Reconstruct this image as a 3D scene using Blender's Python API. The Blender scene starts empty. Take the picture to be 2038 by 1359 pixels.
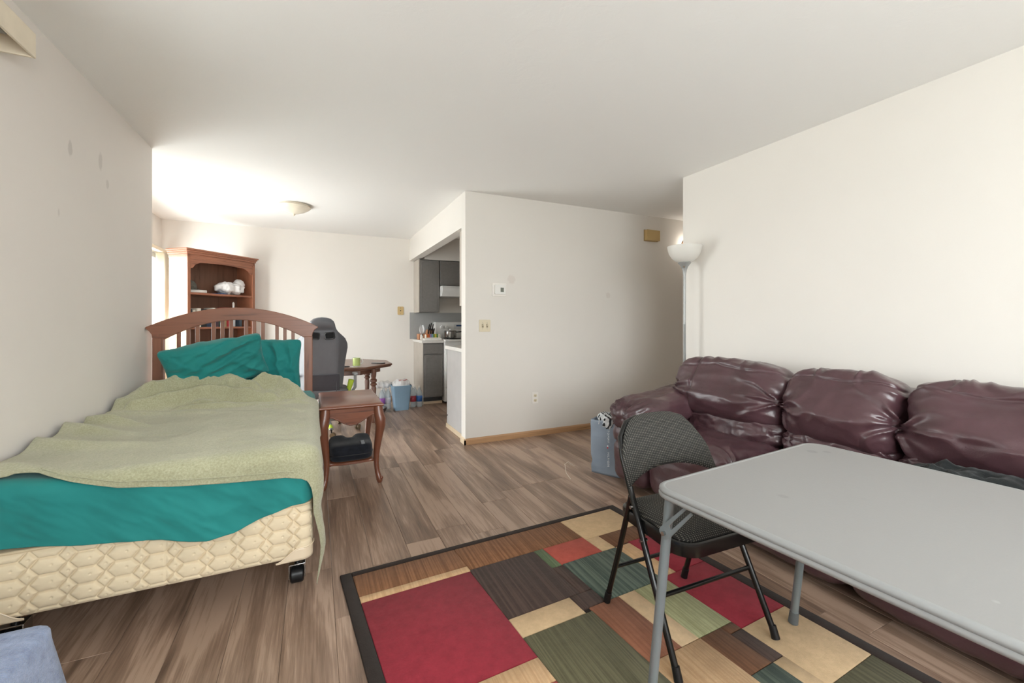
import bpy, bmesh, math, random
import numpy as np
from mathutils import Vector, Matrix, Euler

scn = bpy.context.scene
COL = scn.collection
PI = math.pi
random.seed(4)

# ------------------------------------------------------------------ camera, world, exposure
CAMH = 1.185
CEIL = 2.425
cam_data = bpy.data.cameras.new('camera')
cam_data.sensor_width = 36.0
cam_data.lens = 834.0 * 36.0 / 2038.0
cam_data.shift_y = -(679.5 - 638.0) / 2038.0
cam_data.clip_start = 0.02
cam = bpy.data.objects.new('camera', cam_data)
COL.objects.link(cam)
cam.location = (0, 0, CAMH)
cam.rotation_euler = (PI / 2, 0, -math.atan(391.0 / 834.0))
scn.camera = cam

world = bpy.data.worlds.new('daylight')
scn.world = world
world.use_nodes = True
wb = world.node_tree.nodes['Background']
wb.inputs['Color'].default_value = (0.95, 0.98, 1.0, 1)
wb.inputs['Strength'].default_value = 7.0
# overcast sky above the horizon, paler ground below it
_tc = world.node_tree.nodes.new('ShaderNodeTexCoord')
_sp = world.node_tree.nodes.new('ShaderNodeSeparateXYZ')
_rp = world.node_tree.nodes.new('ShaderNodeValToRGB')
_mr = world.node_tree.nodes.new('ShaderNodeMapRange')
_mr.inputs['From Min'].default_value = -1.0
_mr.inputs['From Max'].default_value = 1.0
world.node_tree.links.new(_tc.outputs['Generated'], _sp.inputs[0])
world.node_tree.links.new(_sp.outputs['Z'], _mr.inputs['Value'])
world.node_tree.links.new(_mr.outputs[0], _rp.inputs['Fac'])
_rp.color_ramp.elements[0].position = 0.485
_rp.color_ramp.elements[0].color = (0.74, 0.745, 0.745, 1)
_rp.color_ramp.elements[1].position = 0.515
_rp.color_ramp.elements[1].color = (0.97, 0.975, 1.0, 1)
world.node_tree.links.new(_rp.outputs['Color'], wb.inputs['Color'])

scn.view_settings.view_transform = 'Standard'
scn.view_settings.look = 'None'
scn.view_settings.gamma = 1.0
scn.view_settings.use_curve_mapping = False
scn.view_settings.exposure = 1.37
try:
    scn.cycles.max_bounces = 16
    scn.cycles.diffuse_bounces = 10
    scn.cycles.glossy_bounces = 6
    scn.cycles.transparent_max_bounces = 16
    scn.cycles.sample_clamp_indirect = 8.0
    scn.cycles.use_denoising = True
except Exception:
    pass


def portal(name, loc, rot, sx, sy):
    l = bpy.data.lights.new(name, 'AREA')
    l.shape = 'RECTANGLE'
    l.size = sx
    l.size_y = sy
    l.cycles.is_portal = True
    o = bpy.data.objects.new(name, l)
    COL.objects.link(o)
    o.location = loc
    o.rotation_euler = rot
    return o


# daylight portals in the three glazed openings (they only guide sampling of the sky)
portal('daylight_portal', (-1.775, 5.315, 1.0), (0, -PI / 2, 0), 1.96, 2.01)
portal('daylight_portal', (-1.14, 1.62, 1.60), (0, -PI / 2, 0), 0.88, 0.42)
portal('daylight_portal', (0.9, -1.29, 1.5), (PI / 2, 0, 0), 2.3, 1.3)


# ------------------------------------------------------------------ materials
def hexc(h):
    h = h.lstrip('#')
    v = [int(h[i:i + 2], 16) / 255.0 for i in (0, 2, 4)]
    return tuple(((c / 12.92) if c <= 0.04045 else ((c + 0.055) / 1.055) ** 2.4) for c in v) + (1.0,)


def nodes_of(name):
    m = bpy.data.materials.new(name)
    m.use_nodes = True
    nt = m.node_tree
    return m, nt, nt.nodes['Principled BSDF']


def nd(nt, kind, **kw):
    n = nt.nodes.new(kind)
    for k, v in kw.items():
        if k in n.inputs:
            n.inputs[k].default_value = v
        else:
            setattr(n, k, v)
    return n


def ramp(nt, fac, stops):
    r = nt.nodes.new('ShaderNodeValToRGB')
    els = r.color_ramp.elements
    while len(els) < len(stops):
        els.new(0.5)
    for e, (p, c) in zip(els, stops):
        e.position = p
        e.color = c
    nt.links.new(fac, r.inputs['Fac'])
    return r


def mixc(nt, fac, a, b, mode='MIX'):
    m = nt.nodes.new('ShaderNodeMix')
    m.data_type = 'RGBA'
    m.blend_type = mode
    for sock, val in ((m.inputs[0], fac), (m.inputs[6], a), (m.inputs[7], b)):
        if hasattr(val, 'is_linked'):
            nt.links.new(val, sock)
        else:
            sock.default_value = val
    return m.outputs[2]


def bump(nt, bsdf, height, strength=0.2, dist=0.01, chain=None):
    b = nt.nodes.new('ShaderNodeBump')
    b.inputs['Strength'].default_value = strength
    b.inputs['Distance'].default_value = dist
    nt.links.new(height, b.inputs['Height'])
    if chain is not None:
        nt.links.new(chain, b.inputs['Normal'])
    nt.links.new(b.outputs['Normal'], bsdf.inputs['Normal'])
    return b.outputs['Normal']


def coords(nt, scale=(1, 1, 1), kind='Object'):
    tc = nt.nodes.new('ShaderNodeTexCoord')
    mp = nt.nodes.new('ShaderNodeMapping')
    mp.inputs['Scale'].default_value = scale
    nt.links.new(tc.outputs[kind], mp.inputs['Vector'])
    return mp.outputs['Vector']


def noise(nt, vec, scale, detail=4, rough=0.55, dist=0.0):
    n = nd(nt, 'ShaderNodeTexNoise')
    n.inputs['Scale'].default_value = scale
    n.inputs['Detail'].default_value = detail
    n.inputs['Roughness'].default_value = rough
    n.inputs['Distortion'].default_value = dist
    nt.links.new(vec, n.inputs['Vector'])
    return n.outputs['Fac']


MATS = {}


def M(name, col, rough=0.6, metal=0.0, var=0.10, vscale=6.0, bmp=0.0, bscale=180.0, bdist=0.004,
      spec=0.5, sheen=0.0, coat=0.0, stretch=(1, 1, 1), rvar=0.0):
    if name in MATS:
        return MATS[name]
    m, nt, b = nodes_of(name)
    c = hexc(col)
    vec = coords(nt, stretch)
    f = noise(nt, vec, vscale, 5)
    lo = tuple(max(0, x * (1 - var)) for x in c[:3]) + (1,)
    hi = tuple(min(1, x * (1 + var)) for x in c[:3]) + (1,)
    r = ramp(nt, f, [(0.3, lo), (0.7, hi)])
    nt.links.new(r.outputs['Color'], b.inputs['Base Color'])
    b.inputs['Roughness'].default_value = rough
    b.inputs['Metallic'].default_value = metal
    b.inputs['Specular IOR Level'].default_value = spec
    if sheen:
        b.inputs['Sheen Weight'].default_value = sheen
    if coat:
        b.inputs['Coat Weight'].default_value = coat
        b.inputs['Coat Roughness'].default_value = 0.15
    if rvar:
        rr = nd(nt, 'ShaderNodeMapRange')
        rr.inputs['To Min'].default_value = max(0.02, rough - rvar)
        rr.inputs['To Max'].default_value = min(1, rough + rvar)
        nt.links.new(noise(nt, vec, vscale * 2.3, 4), rr.inputs['Value'])
        nt.links.new(rr.outputs[0], b.inputs['Roughness'])
    if bmp:
        bump(nt, b, noise(nt, vec, bscale, 3), bmp, bdist)
    MATS[name] = m
    return m


def wood(name, base, dark, axis=2, scale=1.0, rough=0.42, coat=0.15, contrast=1.0):
    """grain that runs along the given local axis"""
    if name in MATS:
        return MATS[name]
    m, nt, b = nodes_of(name)
    st = [14 * scale] * 3
    st[axis] = 0.9 * scale
    vec = coords(nt, tuple(st))
    f1 = noise(nt, vec, 1.6, 6, 0.6, 1.1)
    st2 = [90 * scale] * 3
    st2[axis] = 3.0 * scale
    f2 = noise(nt, coords(nt, tuple(st2)), 1.0, 3, 0.6)
    mx = nd(nt, 'ShaderNodeMath', operation='MULTIPLY_ADD')
    nt.links.new(f2, mx.inputs[0])
    mx.inputs[1].default_value = 0.45
    nt.links.new(f1, mx.inputs[2])
    r = ramp(nt, mx.outputs[0], [(0.45, hexc(dark)), (0.62, hexc(base)), (0.95, tuple(min(1, v * 1.25) for v in hexc(base)[:3]) + (1,))])
    nt.links.new(r.outputs['Color'], b.inputs['Base Color'])
    b.inputs['Roughness'].default_value = rough
    b.inputs['Coat Weight'].default_value = coat
    b.inputs['Coat Roughness'].default_value = 0.25
    bump(nt, b, f2, 0.12 * contrast, 0.003)
    MATS[name] = m
    return m


def fabric(name, col, var=0.12, weave=900.0, strength=0.25, sheen=0.25, rough=0.9, vscale=5.0):
    return M(name, col, rough=rough, var=var, vscale=vscale, bmp=strength, bscale=weave, bdist=0.003, sheen=sheen, spec=0.2)


# ------------------------------------------------------------------ numeric noise for cloth and leather shapes
def _hash(ix, iy, iz, seed):
    with np.errstate(over='ignore'):
        h = (ix.astype(np.int64) * 374761393 + iy.astype(np.int64) * 668265263 + iz.astype(np.int64) * 2147483647 + seed * 1013904223)
        h = h.astype(np.uint64) & np.uint64(0xffffffff)
        h = ((h ^ (h >> np.uint64(13))) * np.uint64(1274126177)) & np.uint64(0xffffffff)
        h = ((h ^ (h >> np.uint64(16))) * np.uint64(2246822519)) & np.uint64(0xffffffff)
        h = h ^ (h >> np.uint64(15))
    return (h & np.uint64(0xffff)).astype(np.float64) / 65535.0


def vn(x, y, z=0.0, seed=0):
    x = np.asarray(x, float)
    y = np.asarray(y, float) + np.zeros_like(x)
    z = np.asarray(z, float) + np.zeros_like(x)
    ix, iy, iz = np.floor(x), np.floor(y), np.floor(z)
    fx, fy, fz = x - ix, y - iy, z - iz
    fx = fx * fx * fx * (fx * (fx * 6 - 15) + 10)
    fy = fy * fy * fy * (fy * (fy * 6 - 15) + 10)
    fz = fz * fz * fz * (fz * (fz * 6 - 15) + 10)
    r = 0
    for dx in (0, 1):
        for dy in (0, 1):
            for dz in (0, 1):
                w = (fx if dx else 1 - fx) * (fy if dy else 1 - fy) * (fz if dz else 1 - fz)
                r = r + w * _hash(ix + dx, iy + dy, iz + dz, seed)
    return r * 2 - 1


def fbm(x, y, z=0.0, seed=0, octs=4):
    a, s, r = 0.5, 1.0, 0
    for i in range(octs):
        r = r + a * vn(np.asarray(x) * s, np.asarray(y) * s, np.asarray(z) * s, seed + i * 17)
        a *= 0.5
        s *= 2.03
    return r


def ridged(x, y, z=0.0, seed=0, octs=3):
    a, s, r = 0.5, 1.0, 0
    for i in range(octs):
        r = r + a * (1 - np.abs(vn(np.asarray(x) * s, np.asarray(y) * s, np.asarray(z) * s, seed + i * 31)) * 2)
        a *= 0.5
        s *= 2.1
    return r


def ss(a, b, x):
    t = np.clip((np.asarray(x, float) - a) / (b - a), 0, 1)
    return t * t * (3 - 2 * t)


# ------------------------------------------------------------------ scene objects
def tag(o, label=None, cat=None, group=None, kind=None):
    if label:
        o['label'] = label
    if cat:
        o['category'] = cat
    if group:
        o['group'] = group
    if kind:
        o['kind'] = kind
    return o


def thing(name, label, cat, loc=(0, 0, 0), rz=0.0, group=None):
    o = bpy.data.objects.new(name, None)
    o.empty_display_size = 0.05
    COL.objects.link(o)
    o.location = loc
    o.rotation_euler = (0, 0, rz)
    return tag(o, label, cat, group)


def chain_matrix(o):
    m = Matrix.Identity(4)
    while o is not None:
        m = o.matrix_basis @ m
        o = o.parent
    return m


def copy_tree(o, parent=None):
    c = o.copy()
    COL.objects.link(c)
    c.parent = parent
    for ch in list(o.children):
        copy_tree(ch, c)
    return c


class MB:
    """collects shapes; build() links them as one mesh object"""

    def __init__(self):
        self.v = []
        self.f = []

    def add(self, verts, faces, mtx=None):
        n = len(self.v)
        if mtx is not None:
            verts = [tuple(mtx @ Vector(p)) for p in verts]
        self.v.extend(tuple(float(c) for c in p) for p in verts)
        self.f.extend(tuple(i + n for i in f) for f in faces)
        return self

    def box(self, x0, x1, y0, y1, z0, z1, mtx=None):
        v = [(x0, y0, z0), (x1, y0, z0), (x1, y1, z0), (x0, y1, z0), (x0, y0, z1), (x1, y0, z1), (x1, y1, z1), (x0, y1, z1)]
        f = [(3, 2, 1, 0), (4, 5, 6, 7), (0, 1, 5, 4), (1, 2, 6, 5), (2, 3, 7, 6), (3, 0, 4, 7)]
        return self.add(v, f, mtx)

    def tube(self, pts, rad, n=10, caps=True, flat=None):
        """tube along a polyline; rad is a number or one per point (or (a, b) pairs for an oval)"""
        P = [Vector(p) for p in pts]
        if not isinstance(rad, (list, tuple)):
            rad = [rad] * len(P)
        T = []
        for i in range(len(P)):
            a = P[max(i - 1, 0)]
            b = P[min(i + 1, len(P) - 1)]
            T.append((b - a).normalized())
        up = Vector(flat) if flat else (Vector((0, 0, 1)) if abs(T[0].z) < 0.9 else Vector((0, 1, 0)))
        U = up - T[0] * up.dot(T[0])
        U.normalize()
        vs, fs = [], []
        for i, p in enumerate(P):
            U = U - T[i] * U.dot(T[i])
            U.normalize()
            W = T[i].cross(U)
            r = rad[i]
            ra, rb = (r if isinstance(r, (list, tuple)) else (r, r))
            for k in range(n):
                a = 2 * PI * k / n
                vs.append(tuple(p + W * (math.cos(a) * ra) + U * (math.sin(a) * rb)))
        for i in range(len(P) - 1):
            for k in range(n):
                k2 = (k + 1) % n
                fs.append((i * n + k, i * n + k2, (i + 1) * n + k2, (i + 1) * n + k))
        if caps:
            fs.append(tuple(range(n))[::-1])
            fs.append(tuple((len(P) - 1) * n + k for k in range(n)))
        return self.add(vs, fs)

    def lathe(self, prof, n=32, mtx=None, sx=1.0, sy=1.0):
        vs, fs = [], []
        rows = []
        for (r, z) in prof:
            if r < 1e-6:
                rows.append([len(vs)])
                vs.append((0, 0, z))
            else:
                rows.append(list(range(len(vs), len(vs) + n)))
                for k in range(n):
                    a = 2 * PI * k / n
                    vs.append((math.cos(a) * r * sx, math.sin(a) * r * sy, z))
        for a, b in zip(rows[:-1], rows[1:]):
            for k in range(n):
                k2 = (k + 1) % n
                if len(a) == 1 and len(b) == 1:
                    continue
                if len(a) == 1:
                    fs.append((a[0], b[k2], b[k]))
                elif len(b) == 1:
                    fs.append((a[k], a[k2], b[0]))
                else:
                    fs.append((a[k], a[k2], b[k2], b[k]))
        return self.add(vs, fs, mtx)

    def prism(self, outline, d0, d1, axis='y', mtx=None):
        """outline in the plane across the axis, extruded from d0 to d1"""
        def p3(p, d):
            if axis == 'y':
                return (p[0], d, p[1])
            if axis == 'x':
                return (d, p[0], p[1])
            return (p[0], p[1], d)
        n = len(outline)
        vs = [p3(p, d0) for p in outline] + [p3(p, d1) for p in outline]
        fs = [tuple(range(n))[::-1], tuple(range(n, 2 * n))]
        for k in range(n):
            k2 = (k + 1) % n
            fs.append((k, k2, n + k2, n + k))
        return self.add(vs, fs, mtx)

    def grid(self, X, Y, Z, close_u=False):
        nu, nv = X.shape
        vs = list(zip(X.ravel().tolist(), Y.ravel().tolist(), Z.ravel().tolist()))
        fs = []
        for i in range(nu if close_u else nu - 1):
            i2 = (i + 1) % nu
            for j in range(nv - 1):
                fs.append((i * nv + j, i2 * nv + j, i2 * nv + j + 1, i * nv + j + 1))
        return self.add(vs, fs)

    def puff(self, cx, cy, cz, sx, sy, sz, n=4.0, res=24, disp=None, mtx=None, aspect=True):
        """rounded, stuffed box: the surface lattice of a cube pushed onto a superellipsoid"""
        if isinstance(res, int):
            mxs = max(sx, sy, sz)
            N = [max(6, int(res * s / mxs)) if aspect else res for s in (sx, sy, sz)]
        else:
            N = list(res)
        idx = {}
        L = []

        def vid(i, j, k):
            key = (i, j, k)
            if key not in idx:
                idx[key] = len(L)
                L.append(key)
            return idx[key]
        fs = []
        for ax in range(3):
            a, b = [(1, 2), (2, 0), (0, 1)][ax]
            for side in (0, N[ax]):
                for i in range(N[a]):
                    for j in range(N[b]):
                        q = []
                        for di, dj in ((0, 0), (1, 0), (1, 1), (0, 1)):
                            key = [0, 0, 0]
                            key[ax] = side
                            key[a] = i + di
                            key[b] = j + dj
                            q.append(vid(*key))
                        fs.append(tuple(q) if side else tuple(q[::-1]))
        p = np.array(L, float) / np.array(N) * 2 - 1
        p = np.sin(p * PI / 2 * 0.86) / math.sin(PI / 2 * 0.86)
        nn = np.array(n if isinstance(n, (list, tuple)) else [n] * 3, float)
        e = float(np.mean(nn))
        den = (np.abs(p) ** e).sum(1) ** (1 / e)
        q = p / den[:, None]
        h = np.array([sx, sy, sz]) / 2
        nrm = np.sign(q) * np.abs(q) ** (e - 1) / h
        nrm /= np.linalg.norm(nrm, axis=1)[:, None] + 1e-9
        P = q * h
        if disp is not None:
            d = disp(q, p, nrm, P)
            if isinstance(d, tuple):
                P = d[0]
            else:
                P = P + nrm * d[:, None]
        P = P + np.array([cx, cy, cz])
        return self.add(P.tolist(), fs, mtx)

    def build(self, name, mat, parent=None, world=False, smooth=True, bevel=0.0, bseg=2, subd=0, solid=0.0, angle=40, loc=None, recalc=True):
        v = self.v
        if world and parent is not None:
            inv = chain_matrix(parent).inverted()
            v = [tuple(inv @ Vector(p)) for p in v]
        if loc is not None:
            v = [(p[0] - loc[0], p[1] - loc[1], p[2] - loc[2]) for p in v]
        me = bpy.data.meshes.new(name)
        me.from_pydata(v, [], self.f)
        if recalc:
            bm = bmesh.new()
            bm.from_mesh(me)
            bmesh.ops.recalc_face_normals(bm, faces=bm.faces)
            bm.to_mesh(me)
            bm.free()
        me.materials.append(mat)
        o = bpy.data.objects.new(name, me)
        COL.objects.link(o)
        if parent is not None:
            o.parent = parent
        if loc is not None:
            o.location = loc
        if bevel:
            md = o.modifiers.new('edge', 'BEVEL')
            md.width = bevel
            md.segments = bseg
            md.limit_method = 'ANGLE'
            md.angle_limit = math.radians(35)
        if solid:
            md = o.modifiers.new('thickness', 'SOLIDIFY')
            md.thickness = solid
            md.offset = -1
        if subd:
            md = o.modifiers.new('smooth', 'SUBSURF')
            md.levels = subd
            md.render_levels = subd
        if smooth:
            me.shade_smooth()
            if not subd and angle < 180:
                try:
                    me.set_sharp_from_angle(angle=math.radians(angle))
                except Exception:
                    pass
        return o


def T(x, y, z, rx=0, ry=0, rz=0):
    return Matrix.Translation((x, y, z)) @ Euler((rx, ry, rz), 'XYZ').to_matrix().to_4x4()


def arc(cx, cy, r, a0, a1, n):
    return [(cx + r * math.cos(a0 + (a1 - a0) * i / n), cy + r * math.sin(a0 + (a1 - a0) * i / n)) for i in range(n + 1)]


def rrect(x0, x1, y0, y1, r, n=5):
    o = []
    for cx, cy, a in ((x1 - r, y0 + r, -PI / 2), (x1 - r, y1 - r, 0), (x0 + r, y1 - r, PI / 2), (x0 + r, y0 + r, PI)):
        o += arc(cx, cy, r, a, a + PI / 2, n)
    return o


def lerp_curve(pts, x):
    xs = [p[0] for p in pts]
    ys = [p[1] for p in pts]
    return np.interp(x, xs, ys)

# ================================================================== materials of the room
def wall_mat(name, col, rough=0.75, spots=()):
    m, nt, b = nodes_of(name)
    vec = coords(nt)
    c = hexc(col)
    f = noise(nt, vec, 1.3, 4)
    r = ramp(nt, f, [(0.3, tuple(x * 0.97 for x in c[:3]) + (1,)), (0.7, c)])
    cur = r.outputs['Color']
    for (px, py, pz, rad, stx, stz, amt, sc) in spots:
        mp = nt.nodes.new('ShaderNodeVectorMath')
        mp.operation = 'SUBTRACT'
        nt.links.new(vec, mp.inputs[0])
        mp.inputs[1].default_value = (px, py, pz)
        ml = nt.nodes.new('ShaderNodeVectorMath')
        ml.operation = 'MULTIPLY'
        nt.links.new(mp.outputs[0], ml.inputs[0])
        ml.inputs[1].default_value = (stx, stx, stz)
        ln = nt.nodes.new('ShaderNodeVectorMath')
        ln.operation = 'LENGTH'
        nt.links.new(ml.outputs[0], ln.inputs[0])
        ad = nd(nt, 'ShaderNodeMath', operation='MULTIPLY_ADD')
        nt.links.new(noise(nt, vec, 28, 3), ad.inputs[0])
        ad.inputs[1].default_value = rad * 0.9
        nt.links.new(ln.outputs['Value'], ad.inputs[2])
        mk = ramp(nt, ad.outputs[0], [(rad * 1.25, (amt, amt, amt, 1)), (rad * 1.6, (0, 0, 0, 1))])
        cur = mixc(nt, mk.outputs['Color'], cur, hexc(sc))
    nt.links.new(cur, b.inputs['Base Color'])
    b.inputs['Roughness'].default_value = rough
    b.inputs['Specular IOR Level'].default_value = 0.3
    n1 = bump(nt, b, noise(nt, vec, 260, 3), 0.12, 0.002)
    bump(nt, b, noise(nt, vec, 22, 3), 0.05, 0.004, n1)
    return m


WALL = wall_mat('wall_paint', '#e4e0da')
WALL_LEFT = wall_mat('wall_paint_smudged', '#e4ded8', spots=(
    (-1.065, 2.719, 2.009, 0.030, 1.4, 0.8, 0.35, '#a19a92'), (-1.065, 3.031, 2.055, 0.034, 1.5, 0.7, 0.32, '#a8a199'),
    (-1.065, 3.116, 1.955, 0.022, 1.2, 0.9, 0.30, '#a8a199'), (-1.065, 2.62, 1.68, 0.014, 1.6, 0.8, 0.3, '#a8a199')))
WALL_CENTER = wall_mat('wall_paint_scuffed', '#e3dfd9', spots=(
    (1.78, 3.81, 1.60, 0.045, 1, 1, 0.22, '#b9a79c'), (2.98, 3.81, 1.47, 0.03, 1, 1, 0.2, '#b9a79c')))


def ceiling_mat():
    m, nt, b = nodes_of('ceiling_plaster')
    vec = coords(nt)
    b.inputs['Base Color'].default_value = hexc('#eeeeec')
    b.inputs['Roughness'].default_value = 0.85
    b.inputs['Specular IOR Level'].default_value = 0.2
    f = noise(nt, vec, 9, 5, 0.6, 0.6)
    r = ramp(nt, f, [(0.46, (0, 0, 0, 1)), (0.56, (1, 1, 1, 1))])
    n1 = bump(nt, b, r.outputs['Color'], 0.10, 0.003)
    bump(nt, b, noise(nt, vec, 120, 3), 0.08, 0.002, n1)
    return m


def floor_mat():
    m, nt, b = nodes_of('laminate_plank')
    oi = nt.nodes.new('ShaderNodeObjectInfo')
    tc = nt.nodes.new('ShaderNodeTexCoord')
    off = nt.nodes.new('ShaderNodeVectorMath')
    off.operation = 'MULTIPLY_ADD'
    cmb = nt.nodes.new('ShaderNodeCombineXYZ')
    for i in range(3):
        nt.links.new(oi.outputs['Random'], cmb.inputs[i])
    nt.links.new(cmb.outputs[0], off.inputs[0])
    off.inputs[1].default_value = (37.0, 53.0, 11.0)
    nt.links.new(tc.outputs['Object'], off.inputs[2])

    def mapped(s):
        mp = nt.nodes.new('ShaderNodeMapping')
        mp.inputs['Scale'].default_value = s
        nt.links.new(off.outputs[0], mp.inputs['Vector'])
        return mp.outputs[0]
    broad = noise(nt, mapped((9, 0.9, 1)), 1.0, 4, 0.5, 0.8)
    fine = noise(nt, mapped((120, 4.5, 1)), 1.0, 4, 0.65, 0.4)
    cath = noise(nt, mapped((48, 1.8, 1)), 1.0, 5, 0.6, 1.2)
    a = nd(nt, 'ShaderNodeMath', operation='MULTIPLY_ADD')
    nt.links.new(fine, a.inputs[0])
    a.inputs[1].default_value = 0.42
    nt.links.new(broad, a.inputs[2])
    a2 = nd(nt, 'ShaderNodeMath', operation='MULTIPLY_ADD')
    nt.links.new(cath, a2.inputs[0])
    a2.inputs[1].default_value = 0.40
    nt.links.new(a.outputs[0], a2.inputs[2])
    r = ramp(nt, a2.outputs[0], [(0.60, hexc('#5a483d')), (0.80, hexc('#7d6656')), (0.93, hexc('#947b6a')), (1.0, hexc('#a88f7d'))])
    hv = nt.nodes.new('ShaderNodeHueSaturation')
    mr = nd(nt, 'ShaderNodeMapRange')
    mr.inputs['To Min'].default_value = 0.92
    mr.inputs['To Max'].default_value = 1.07
    nt.links.new(oi.outputs['Random'], mr.inputs['Value'])
    nt.links.new(mr.outputs[0], hv.inputs['Value'])
    nt.links.new(r.outputs['Color'], hv.inputs['Color'])
    nt.links.new(hv.outputs['Color'], b.inputs['Base Color'])
    rr = nd(nt, 'ShaderNodeMapRange')
    rr.inputs['To Min'].default_value = 0.26
    rr.inputs['To Max'].default_value = 0.42
    nt.links.new(cath, rr.inputs['Value'])
    nt.links.new(rr.outputs[0], b.inputs['Roughness'])
    b.inputs['Specular IOR Level'].default_value = 0.5
    bump(nt, b, fine, 0.18, 0.0015)
    return m


CEILM = ceiling_mat()
FLOORM = floor_mat()
OAK = wood('oak_trim', '#b08a66', '#7d5a3d', axis=0, scale=1.2, rough=0.4)
OAK_Y = wood('oak_trim_y', '#b08a66', '#7d5a3d', axis=1, scale=1.2, rough=0.4)
WHITE_TRIM = M('white_trim', '#ece8e2', rough=0.45, var=0.03)
ALMOND = M('almond_plastic', '#d9ceb4', rough=0.4, var=0.04)
TAN_PLASTIC = M('tan_plastic', '#c7ab76', rough=0.45, var=0.05)
ALU = M('white_aluminium', '#e4e4e2', rough=0.35, var=0.03)
DARK = M('dark_gap', '#1b1918', rough=0.8, var=0.1)


def glass_mat():
    m, nt, b = nodes_of('window_glass')
    nt.nodes.remove(b)
    tr = nt.nodes.new('ShaderNodeBsdfTransparent')
    tr.inputs['Color'].default_value = (0.96, 0.98, 0.97, 1)
    gl = nt.nodes.new('ShaderNodeBsdfGlossy')
    gl.inputs['Roughness'].default_value = 0.02
    mx = nt.nodes.new('ShaderNodeMixShader')
    mx.inputs[0].default_value = 0.06
    nt.links.new(tr.outputs[0], mx.inputs[1])
    nt.links.new(gl.outputs[0], mx.inputs[2])
    nt.links.new(mx.outputs[0], nt.nodes['Material Output'].inputs['Surface'])
    return m


GLASS = glass_mat()


def struct(name, mb, mat, label=None, parent=None, **kw):
    o = mb.build(name, mat, parent, **kw)
    if parent is None:
        tag(o, label, None, None, 'structure')
    return o


# ================================================================== floor, ceiling, walls
XL, XR, XD = -1.065, 2.89, -1.70      # left wall, right wall, dining wall
YC, YF, YB = 3.81, 6.45, -1.20        # centre wall, far wall, rear wall
YLE, YRE = 3.83, 2.665                # where the left and the right wall end
XO = 1.295                            # plane of the kitchen opening
XH = 5.20                             # end of the hall

fl = struct('floor', MB().box(-1.9, XH + .1, YB - .12, YF + .12, -0.06, -0.0135), DARK, 'dark wood laminate floor laid in long planks', smooth=False)
PW, PL = 0.182, 1.22
plank_cache = {}
ncol = int(math.ceil((XH + 1.75) / PW))
for ci in range(ncol):
    x0 = -1.75 + ci * PW
    xc = x0 + PW / 2
    y_lo = YB
    y_hi = YF
    if xc < XL - 0.09:
        y_lo = YLE
    if xc > XR + 0.1:
        y_lo = YRE
    y = YB - random.random() * PL
    while y < y_hi:
        a, bb = max(y, y_lo), min(y + PL, y_hi)
        y += PL
        if bb - a < 0.02:
            continue
        key = round(bb - a, 3)
        if key not in plank_cache:
            mb = MB()
            w, l, e = PW / 2 - 0.0004, key / 2 - 0.0004, 0.0013
            mb.add([(-w, -l, -.012), (w, -l, -.012), (w, l, -.012), (-w, l, -.012), (-w, -l, -e), (w, -l, -e), (w, l, -e), (-w, l, -e),
                    (-w + e, -l + e, 0), (w - e, -l + e, 0), (w - e, l - e, 0), (-w + e, l - e, 0)],
                   [(3, 2, 1, 0), (0, 1, 5, 4), (1, 2, 6, 5), (2, 3, 7, 6), (3, 0, 4, 7), (4, 5, 9, 8), (5, 6, 10, 9), (6, 7, 11, 10), (7, 4, 8, 11), (8, 9, 10, 11)])
            o = mb.build('plank', FLOORM, fl, smooth=False, recalc=False)
            plank_cache[key] = o
        else:
            o = plank_cache[key].copy()
            COL.objects.link(o)
        o.location = (xc, (a + bb) / 2, 0)

struct('ceiling', MB().box(-1.9, XH + .1, YB - .12, YF + .12, CEIL, CEIL + .1), CEILM, 'off white textured ceiling', smooth=False)

# left wall: opening of the added, unseen window near the camera, then plain to its corner, then the jog to the dining wall
mb = MB()
mb.box(XL - .12, XL, YB - .1, 1.39, 0, CEIL)
mb.box(XL - .12, XL, 1.39, 1.85, 2.06, CEIL)
mb.box(XL - .12, XL, 1.39, 1.85, 0, 1.14)
mb.box(XL - .12, XL, 1.85, YLE, 0, CEIL)
mb.box(XD - .1, XL - .12, YLE - .12, YLE, 0, CEIL)
struct('wall_left', mb, WALL_LEFT, 'cream wall with grey smudges behind the bed', smooth=False)
mb = MB()
mb.box(XD - .12, XD, YLE, 4.30, 0, CEIL)
mb.box(XD - .12, XD, 4.30, 6.34, 1.99, CEIL)
mb.box(XD - .12, XD, 6.34, YF + .1, 0, CEIL)
struct('wall_dining', mb, WALL, 'cream dining wall around the glass door', smooth=False)
struct('wall_far', MB().box(XD, XH + .1, YF, YF + .12, 0, CEIL), WALL, 'cream far wall behind the bookcase and kitchen', smooth=False)
struct('wall_right', MB().box(XR, XR + .12, YB, YRE, 0, CEIL), WALL, 'cream wall behind the sofa', smooth=False)
struct('wall_center', MB().box(XO, XH, YC, YC + .12, 0, CEIL), WALL_CENTER, 'cream wall carrying the thermostat and switches', smooth=False)
mb = MB()
mb.box(XO, XO + .11, YC + .12, YF, 2.095, CEIL)
struct('wall_header', mb, WALL, 'white header over the kitchen opening', smooth=False)
mb = MB()
mb.box(XL, -0.25, YB - .12, YB, 0, CEIL)
mb.box(2.05, XR + .12, YB - .12, YB, 0, CEIL)
mb.box(-0.25, 2.05, YB - .12, YB, 0, 0.85)
mb.box(-0.25, 2.05, YB - .12, YB, 2.15, CEIL)
struct('wall_rear', mb, WALL, 'cream wall with a window opposite the kitchen', smooth=False)
mb = MB()
mb.box(XR + .12, XH, YRE - .12, YRE, 0, CEIL)
mb.box(XH, XH + .1, YRE - .12, YF, 0, CEIL)
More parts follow.
